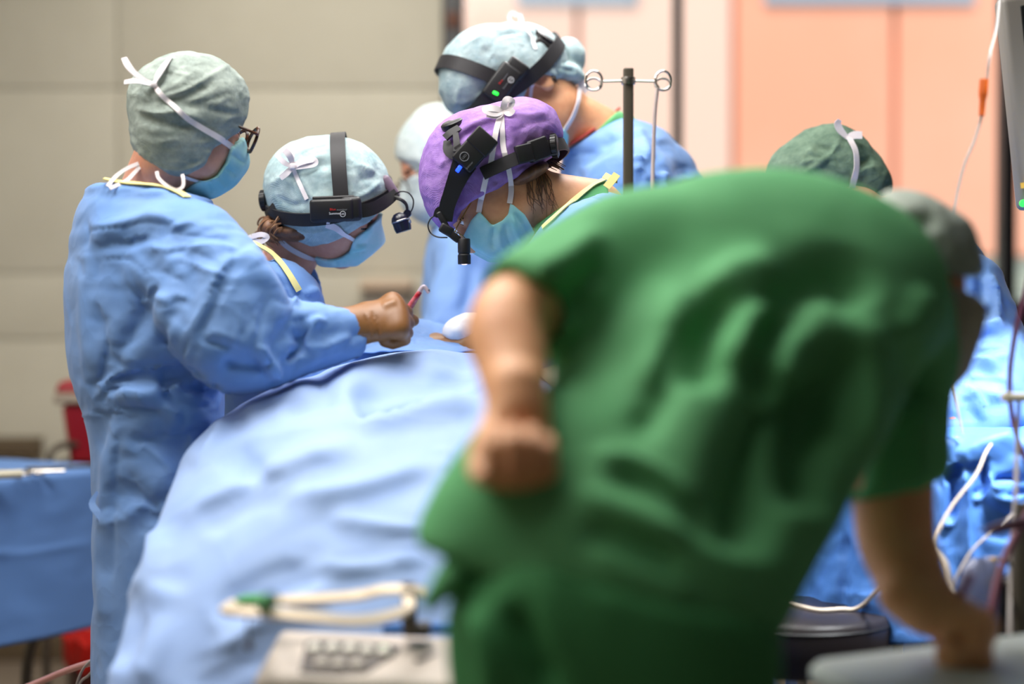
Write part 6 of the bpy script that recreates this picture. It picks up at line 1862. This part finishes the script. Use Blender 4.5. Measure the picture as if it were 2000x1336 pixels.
# ---- cable with the orange connector
cb = empty('connector_cable', W(1920, 226, 3.0), 'thin cable with orange connector hanging by the monitor', 'cable')
MB().tube(px_line([(1956, -40, 3.1), (1947, 50, 3.05), (1934, 105, 3.0), (1927, 158, 3.0)]), .0022, 8, sub=6).build('wire', M['cable_grey'], cb)
MB().tube(px_line([(1918, 224, 3.0), (1903, 275, 3.0), (1884, 320, 3.0), (1870, 375, 3.0), (1862, 430, 3.0), (1850, 560, 3.02), (1858, 720, 3.02), (1880, 850, 3.0)]), .0022, 8, sub=6).build('wire', M['cable_grey'], cb)
c0, c1 = W(1922, 154, 3.0), W(1917, 228, 3.0); ax = nrm(c1 - c0); L = np.linalg.norm(c1 - c0)
MB().lathe(c0, [(.002, 0), (.0115, .001), (.0118, .022), (.0108, .028), (.0082, .034), (.0074, L - .002), (.002, L)], ax, 20, ex=(1, .6)).build('connector', M['orange'], cb, auto=50)

# ---- draped table at the right
rt = empty('draped_table', (.92, 3.25, 0), 'steel table at the right under the brightly lit blue drape', 'table')
MB().box((.93, 3.26, 1.02), (.26, .19, .012), bev=.005).build('tabletop', M['steel'], rt)
legs4(rt, [(.71, 3.12), (1.15, 3.12), (.71, 3.40), (1.15, 3.40)], 0, 1.01, .014, M['pole'])
V, F = skirt([(.44, 3.52), (.50, 3.38), (.555, 3.24), (.60, 3.10), (.64, 3.03), (.70, 3.01), (.80, 3.0), (.95, 3.0), (1.10, 3.01), (1.2, 3.02)], (.95, 3.42), 1.045, lambda u: .70 + .07 * min(1, max(0, (u - .4) * 3)), .02, 60, 26, .016, 24, .6, .03)
V = crumple(V, vnormals(V, F), .010, 7, seed=3.3)
V = folds(V, F, [('valley', 7, .020, [(1872, 880), (1862, 930), (1850, 1000)]), ('ridge', 9, .016, [(1885, 890), (1888, 960), (1890, 1080)]), ('valley', 6, .020, [(1921, 872), (1920, 900), (1905, 950)]), ('ridge', 9, .014, [(1935, 900), (1945, 940), (1985, 970)]), ('valley', 9, .016, [(1935, 915), (1965, 915), (1998, 910)]), ('valley', 7, .012, [(1960, 935), (1985, 940), (2000, 930)]),
             ('ridge', 12, .012, [(1850, 885), (1900, 860), (1990, 835)]), ('valley', 8, .012, [(1845, 910), (1862, 905), (1880, 890)]), ('crease', 6, .012, [(1652, 1000), (1648, 1080), (1640, 1190)]), ('stepL', 7, .006, [(1640, 1128), (1680, 1126), (1730, 1130)])])
V = buckle(V, F, .03, (), 40, -.012, .014, .02, .14, .0003, .003)
o = obj('table_drape', V, F, M['side_drape'], None)
o.modifiers.new('thickness', 'SOLIDIFY').thickness = .002
tag(o, 'blue textured drape hanging in bright folds over the right table', 'drape')
gv = U(.01, hand_sdf(W(1846, 812, 3.30), (-.75, -.2, -.6), (-.2, .2, -.9), 1, .95, curl=(30, 35, 30)), chain([W(1870, 800, 3.31), W(1846, 812, 3.30)], [.032, .03]))
V, F = polygonize(gv, .004); obj('glove', V, F, mat('glove_pink', (214, 140, 120), .45), bpy.data.objects['person.005'], label='pale pink surgical glove')

# ---- stool
sx, sy = W(1556, 1190, 3.1)[0], 3.1; sz = W(1556, 1190, 3.1)[2]
st = empty('stool', (sx, sy, 0), 'round black padded stool between the green trousers and the right table', 'stool')
MB().lathe((sx, sy, sz - .095), [(.02, 0), (.150, .004), (.158, .015), (.160, .078), (.157, .088), (.150, .094), (.02, .096)], (0, 0, 1), 64).build('seat', M['stool'], st)
MB().lathe((sx, sy, sz - .016), [(.1595, -.002), (.1615, 0), (.1595, .002)], (0, 0, 1), 64).build('piping', M['black'], st)
MB().lathe((sx, sy, .1), [(.025, 0), (.025, .3), (.018, .3), (.018, sz - .19)], (0, 0, 1), 24).build('column', M['chrome'], st)
for k in range(5):
    a = 2 * math.pi * k / 5 + .9
    MB().tube([(sx, sy, .11), (sx + .12 * math.cos(a), sy + .12 * math.sin(a), .09), (sx + .2 * math.cos(a), sy + .2 * math.sin(a), .055)], .014, 10, sub=3).build('foot', M['black'], st)
    MB().lathe((sx + .2 * math.cos(a), sy + .2 * math.sin(a) - .01, .025), [(.025, 0), (.025, .02)], (0, 1, 0), 16).build('caster', M['black'], st)
d_ = [(1470, 1228), (1494, 1212), (1512, 1198), (1538, 1180), (1562, 1184), (1600, 1192), (1640, 1190), (1668, 1190), (1690, 1178), (1708, 1160)]
P = np.array([CAMP + ray(*p) * ((sz + .004 - CZ) / ray(*p)[2]) for p in d_[:8]] + [W(1690, 1178, 3.06), W(1708, 1158, 3.0), W(1740, 1120, 2.95)])
P[0] = W(1470, 1236, 2.93); P[1] = CAMP + ray(1494, 1212) * ((sz + .004 - CZ) / ray(1494, 1212)[2])
tag(MB().tube(P, .0036, 10, sub=6).build('lead_cable', M['cable_white']), 'cream cable lying in a wave across the black stool', 'cable')
tag(MB().tube(px_line([(1620, 980, 2.98), (1600, 1030, 2.99), (1580, 1070, 3.0), (1548, 1098, 3.0), (1500, 1120, 3.0)]), .0028, 10, sub=6).build('lead_cable', M['cable_grey']), 'dim grey cable hanging above the black stool', 'cable')

# ---- writing cart
A = np.array([.372, 2.345]); e1 = nrm([.34, .20]); e2 = nrm([.20, -.98])
wc = empty('writing_cart', (.72, 2.3, 0), 'grey-topped cart under the writing hand at lower right', 'cart')
zc = .80
m = MB()
cor = [A, A + e1 * .72, A + e1 * .72 + e2 * .42, A + e2 * .42]
out = []
for i in range(4):
    p, a, b_ = cor[i], cor[i - 1], cor[(i + 1) % 4]
    u, v = nrm(a - p), nrm(b_ - p)
    for k in np.linspace(0, 1, 7):
        out.append(p + u * .035 * (1 - k) ** 2 + v * .035 * k ** 2)
pr = [np.array([x, y, zc]) for x, y in out]
m.ngon(pr, (0, 0, -.028))
o = m.build('cart_top', M['table_white'], wc, auto=30); o.modifiers.new('bevel', 'BEVEL').width = .008
ce = (A + e1 * .36 + e2 * .21)
MB().box((ce[0], ce[1], .60), (.24, .15, .165), np.array([[e1[0], -e1[1], 0], [e1[1], e1[0], 0], [0, 0, 1]]), .01).build('drawer_box', M['monitor'], wc)
for a, b_ in ((.1, .06), (.62, .06), (.1, .36), (.62, .36)):
    p = A + e1 * a + e2 * b_; MB().tube([(p[0], p[1], 0), (p[0], p[1], zc - .03)], .013, 12).build('leg', M['pole'], wc)
pp = A + e1 * .30 + e2 * .09
pq = []
for i in range(13):
    for j in range(13):
        p = pp + e1 * .26 * i / 12 + e2 * .26 * j / 12
        pq.append((p[0], p[1], zc + .0025 + .002 * math.sin(i * .5) * (j / 12)))
Fp = [(i * 13 + j, i * 13 + j + 1, (i + 1) * 13 + j + 1, (i + 1) * 13 + j) for i in range(12) for j in range(12)]
o = obj('record_sheet', np.array(pq), Fp, M['paper']); tag(o, 'white record sheet under the writing hand on the grey cart', 'paper')

# ---- device with keypad and the bent metal bracket
dv = empty('warming_unit', W(690, 1330, 2.410) * np.array([1, 1, 0]), 'beige-grey device with a keypad in the bottom foreground', 'medical device')
c = [W(545, 1226, 2.520), W(905, 1243, 2.520), W(905, 1336, 2.340), W(492, 1322, 2.340)]
mb = MB()
lo = [np.array([p[0], p[1], .62]) for p in c]
mid_ = [p + np.array([0, 0, -.004]) for p in c]
mb.add(c + lo, [(3, 2, 1, 0), (4, 5, 6, 7), (0, 1, 5, 4), (1, 2, 6, 5), (2, 3, 7, 6), (3, 0, 4, 7)])
o = mb.build('case', M['grey_case'], dv, auto=30); bv = o.modifiers.new('bevel', 'BEVEL'); bv.width = .014; bv.segments = 4
nn_ = nrm(np.cross(c[1] - c[0], c[3] - c[0])); nn_ = nn_ if nn_[2] > 0 else -nn_


def on_case(px, py, up=.0):
    d = ray(px, py); t_ = ((c[0] - CAMP) @ nn_) / (d @ nn_)
    return CAMP + d * t_ + nn_ * up


kp = [(598, 1256), (630, 1254), (700, 1258), (782, 1266), (768, 1284), (735, 1304), (715, 1318), (660, 1322), (600, 1318), (586, 1314)]
o = MB().ngon([on_case(x, y, .0005) for x, y in kp], nn_ * .003).build('keypad', M['panel_dark'], dv, auto=30)
kq = o
for i, (x, y) in enumerate([(614, 1273), (649, 1273), (683, 1274), (717, 1277), (750, 1279), (628, 1301), (661, 1303), (697, 1304)]):
    b = MB().lathe(on_case(x, y, .003), [(.0112, 0), (.0106, .004), (.0072, .0066), (.0005, .0072)], nn_, 20, ex=(1.05, .9))
    b.build('button', M['button'] if i < 5 else mat('button_dim%d' % i, (186, 176, 164), .5), kq)
MB().lathe(on_case(749, 1273, .0055), [(.0035, 0), (.003, .002), (.0003, .0025)], nn_, 16).build('indicator_light', M['led_green'], kq)
o = MB().box(on_case(838, 1284, .001), (.004, .03, .002), imgR(0) @ np.array(Matrix.Rotation(-.5, 3, 'Z')), .001).build('seam', M['panel_dark'], dv)
cart = empty('device_cart', (c[0][0] + .1, 2.430, 0), 'low cart carrying the beige-grey device', 'cart')
xm = (c[0][0] + c[1][0]) / 2
MB().box((xm, 2.430, .605), (.15, .12, .013), bev=.005).build('shelf', M['steel'], cart)
legs4(cart, [(xm - .12, 2.330), (xm + .09, 2.330), (xm - .12, 2.530), (xm + .09, 2.530)], 0, .595, .012, M['pole'])

br = empty('metal_bracket', on_case(800, 1236), 'bent bare metal bracket loop with green tape, above the beige-grey device', 'bracket')
up_ = [(446, 1186, 2.430), (460, 1180, 2.450), (500, 1176, 2.470), (560, 1172, 2.480), (640, 1168, 2.480), (700, 1163, 2.480), (745, 1153, 2.470), (790, 1152, 2.460), (830, 1157, 2.460)]
dn_ = [(446, 1186, 2.430), (440, 1192, 2.400), (470, 1195, 2.370), (540, 1199, 2.350), (620, 1207, 2.340), (680, 1213, 2.340), (730, 1210, 2.350), (775, 1199, 2.380), (800, 1186, 2.420), (795, 1168, 2.450)]
for L in (up_, dn_):
    MB().ribbon(px_line(L), (0, -.75, .66), .0125, .008, 5).build('bar', M['steel'], br)
MB().tube(px_line([(462, 1180, 2.450), (480, 1177, 2.460), (505, 1175, 2.470), (530, 1174, 2.115)]), [.008, .0105, .0105, .0095], 14, sub=4).build('green_tape', M['green'], br)
MB().box(W(800, 1192, 2.460), (.010, .012, .028), bev=.004).build('post', M['panel_dark'], br)
MB().lathe(W(797, 1147, 2.470), [(.011, -.006), (.012, 0), (.011, .006)], (0, 0, 1), 20).build('knob', mat('knob_brown', (70, 40, 34), .5), br)
MB().box(W(815, 1228, 2.480), (.018, .02, .008), bev=.003).build('foot', M['panel_dark'], br)
MB().tube(px_line([(484, 1204, 2.360), (484, 1225, 2.360), (486, 1245, 2.360), (486, 1256, 2.360)]), .0013, 8, sub=3).build('cord', M['panel_dark'], br)
MB().lathe(W(486, 1260, 2.360), [(.001, -.007), (.0055, -.003), (.0055, .003), (.001, .007)], (0, 0, 1), 14).build('cord_bead', mat('bead_dark', (60, 44, 60), .5), br)
tag(MB().box((W(830, 1232, 2.560)[0], 2.580, W(830, 1232, 2.560)[2]), (.06, .012, .006), bev=.003).build('blue_pad', mat('pad_blue', (44, 104, 176), .6)), 'thin dark blue pad edge behind the beige-grey device', 'pad')

# ---- leads and hoses at the right edge
def cable(name, pts, r, mt, label, cat, sub=8):
    return tag(MB().tube(px_line(pts), r, 10, sub=sub).build(name, mt), label, cat)


cable('lead_cable', [(1936, 868, 2.97), (1925, 885, 2.95), (1905, 930, 2.92), (1862, 985, 2.9), (1834, 1035, 2.88), (1829, 1066, 2.86), (1846, 1098, 2.84), (1857, 1140, 2.82), (1868, 1168, 2.8), (1880, 1230, 2.75)], [.0022, .0022, .0026, .0026, .0028, .003, .0046, .0046, .004, .003], M['cable_white'], 'cream cable curving down the front of the right drape', 'cable')
cable('lead_cable', [(2030, 965, 2.9), (1998, 986, 2.9), (1950, 1030, 2.88), (1905, 1068, 2.86), (1878, 1108, 2.84), (1864, 1145, 2.82), (1866, 1230, 2.78)], .0022, M['cable_grey'], 'thin grey cable crossing in front of the right drape', 'cable')
cable('dark_hose', [(2010, 540, 2.8), (1994, 605, 2.8), (1978, 680, 2.8), (1972, 755, 2.8), (1980, 830, 2.8), (2000, 895, 2.78), (2030, 980, 2.78)], .0042, M['hose_purple'], 'dark purple hose running down the right edge past the blue sleeve', 'hose')
cable('lead_cable', [(1990, 780, 2.78), (1986, 880, 2.78), (1984, 960, 2.76), (1978, 1040, 2.74), (1974, 1120, 2.72), (1972, 1240, 2.66)], .0034, M['cable_grey'], 'brownish vertical cable hanging from the beige clip', 'cable')
cable('pink_hose', [(2040, 960, 2.62), (2004, 1010, 2.62), (1972, 1070, 2.6), (1950, 1130, 2.58), (1938, 1190, 2.56), (1934, 1245, 2.55)], .0062, M['hose_pink'], 'dull pink hose rising behind the writing cart', 'hose')
cl = empty('line_clip', W(1980, 786, 2.78), 'beige clip on the dark hose at the right edge', 'clip')
MB().box(W(1982, 776, 2.775), (.020, .008, .0065), bev=.003).build('body', M['cream'], cl)
MB().box(W(1966, 776, 2.77), (.004, .010, .008), bev=.002).build('jaw', M['cream'], cl)
cp = empty('purple_clamp', W(1960, 1040, 2.5), 'pointed purple clamp handle sticking in from the right edge', 'clamp')
MB().tube(px_line([(1912, 1040, 2.5), (1940, 1034, 2.5), (1975, 1026, 2.5), (2030, 1018, 2.5)]), [.002, .006, .0085, .009], 12, sub=4).build('handle', M['hose_purple'], cp)
ps = empty('equipment_stand', W(1990, 1200, 2.7) * np.array([1, 1, 0]), 'olive tube stand with dark pump module at the lower right edge', 'equipment stand')
xs = W(1994, 1150, 2.7)[0]
MB().tube([(xs, 2.7, .03), (xs, 2.7, W(0, 1070, 2.7)[2]), (xs + .03, 2.7, W(0, 1040, 2.7)[2]), (xs + .12, 2.7, W(0, 1035, 2.7)[2])], .013, 14, sub=4).build('tube', M['pole'], ps)
MB().box(W(1966, 1190, 2.78), (.028, .03, .05), bev=.006).build('pump_module', M['black'], ps)
MB().box((xs, 2.7, .02), (.16, .12, .02), bev=.01).build('base', M['pole'], ps)
for x, y in ((1930, 1098), (1932, 1140)):
    MB().lathe(W(x, y, 2.74), [(.006, -.01), (.008, 0), (.006, .012)], (.9, -.2, .2), 14).build('brass_fitting', mat('brass_%d' % y, (170, 140, 90), .4, metal=.6), ps)
MB().tube(px_line([(1932, 1098, 2.74), (1950, 1092, 2.74), (1975, 1098, 2.72), (1994, 1100, 2.7)]), .004, 8, sub=4).build('fitting_line', M['pole'], ps)
MB().tube(px_line([(1934, 1140, 2.74), (1955, 1136, 2.74), (1994, 1145, 2.7)]), .004, 8, sub=4).build('fitting_line', M['pole'], ps)
V = []; F = []; n = 24
for i, (x, y, w_, dd) in enumerate(((1915, 1092, .012, .004), (1914, 1108, .026, .010), (1912, 1140, .032, .016), (1910, 1180, .034, .018), (1908, 1220, .034, .018), (1908, 1250, .030, .012))):
    p = W(x, y, 2.72)
    for k in range(n):
        a = 2 * math.pi * k / n; V.append(p + np.array([w_ * math.cos(a), dd * math.sin(a), .004 * math.sin(3 * a + i)]))
for i in range(5):
    for k in range(n): F.append((i * n + k, i * n + (k + 1) % n, (i + 1) * n + (k + 1) % n, (i + 1) * n + k))
F.append(tuple(range(n))); F.append(tuple(range(5 * n, 6 * n)))
tag(MB().add(V, F).build('fluid_pouch', mat('pouch_lavender', (150, 156, 190), .25, trans=.25)), 'bluish clear pouch hanging behind the writing hand', 'pouch')
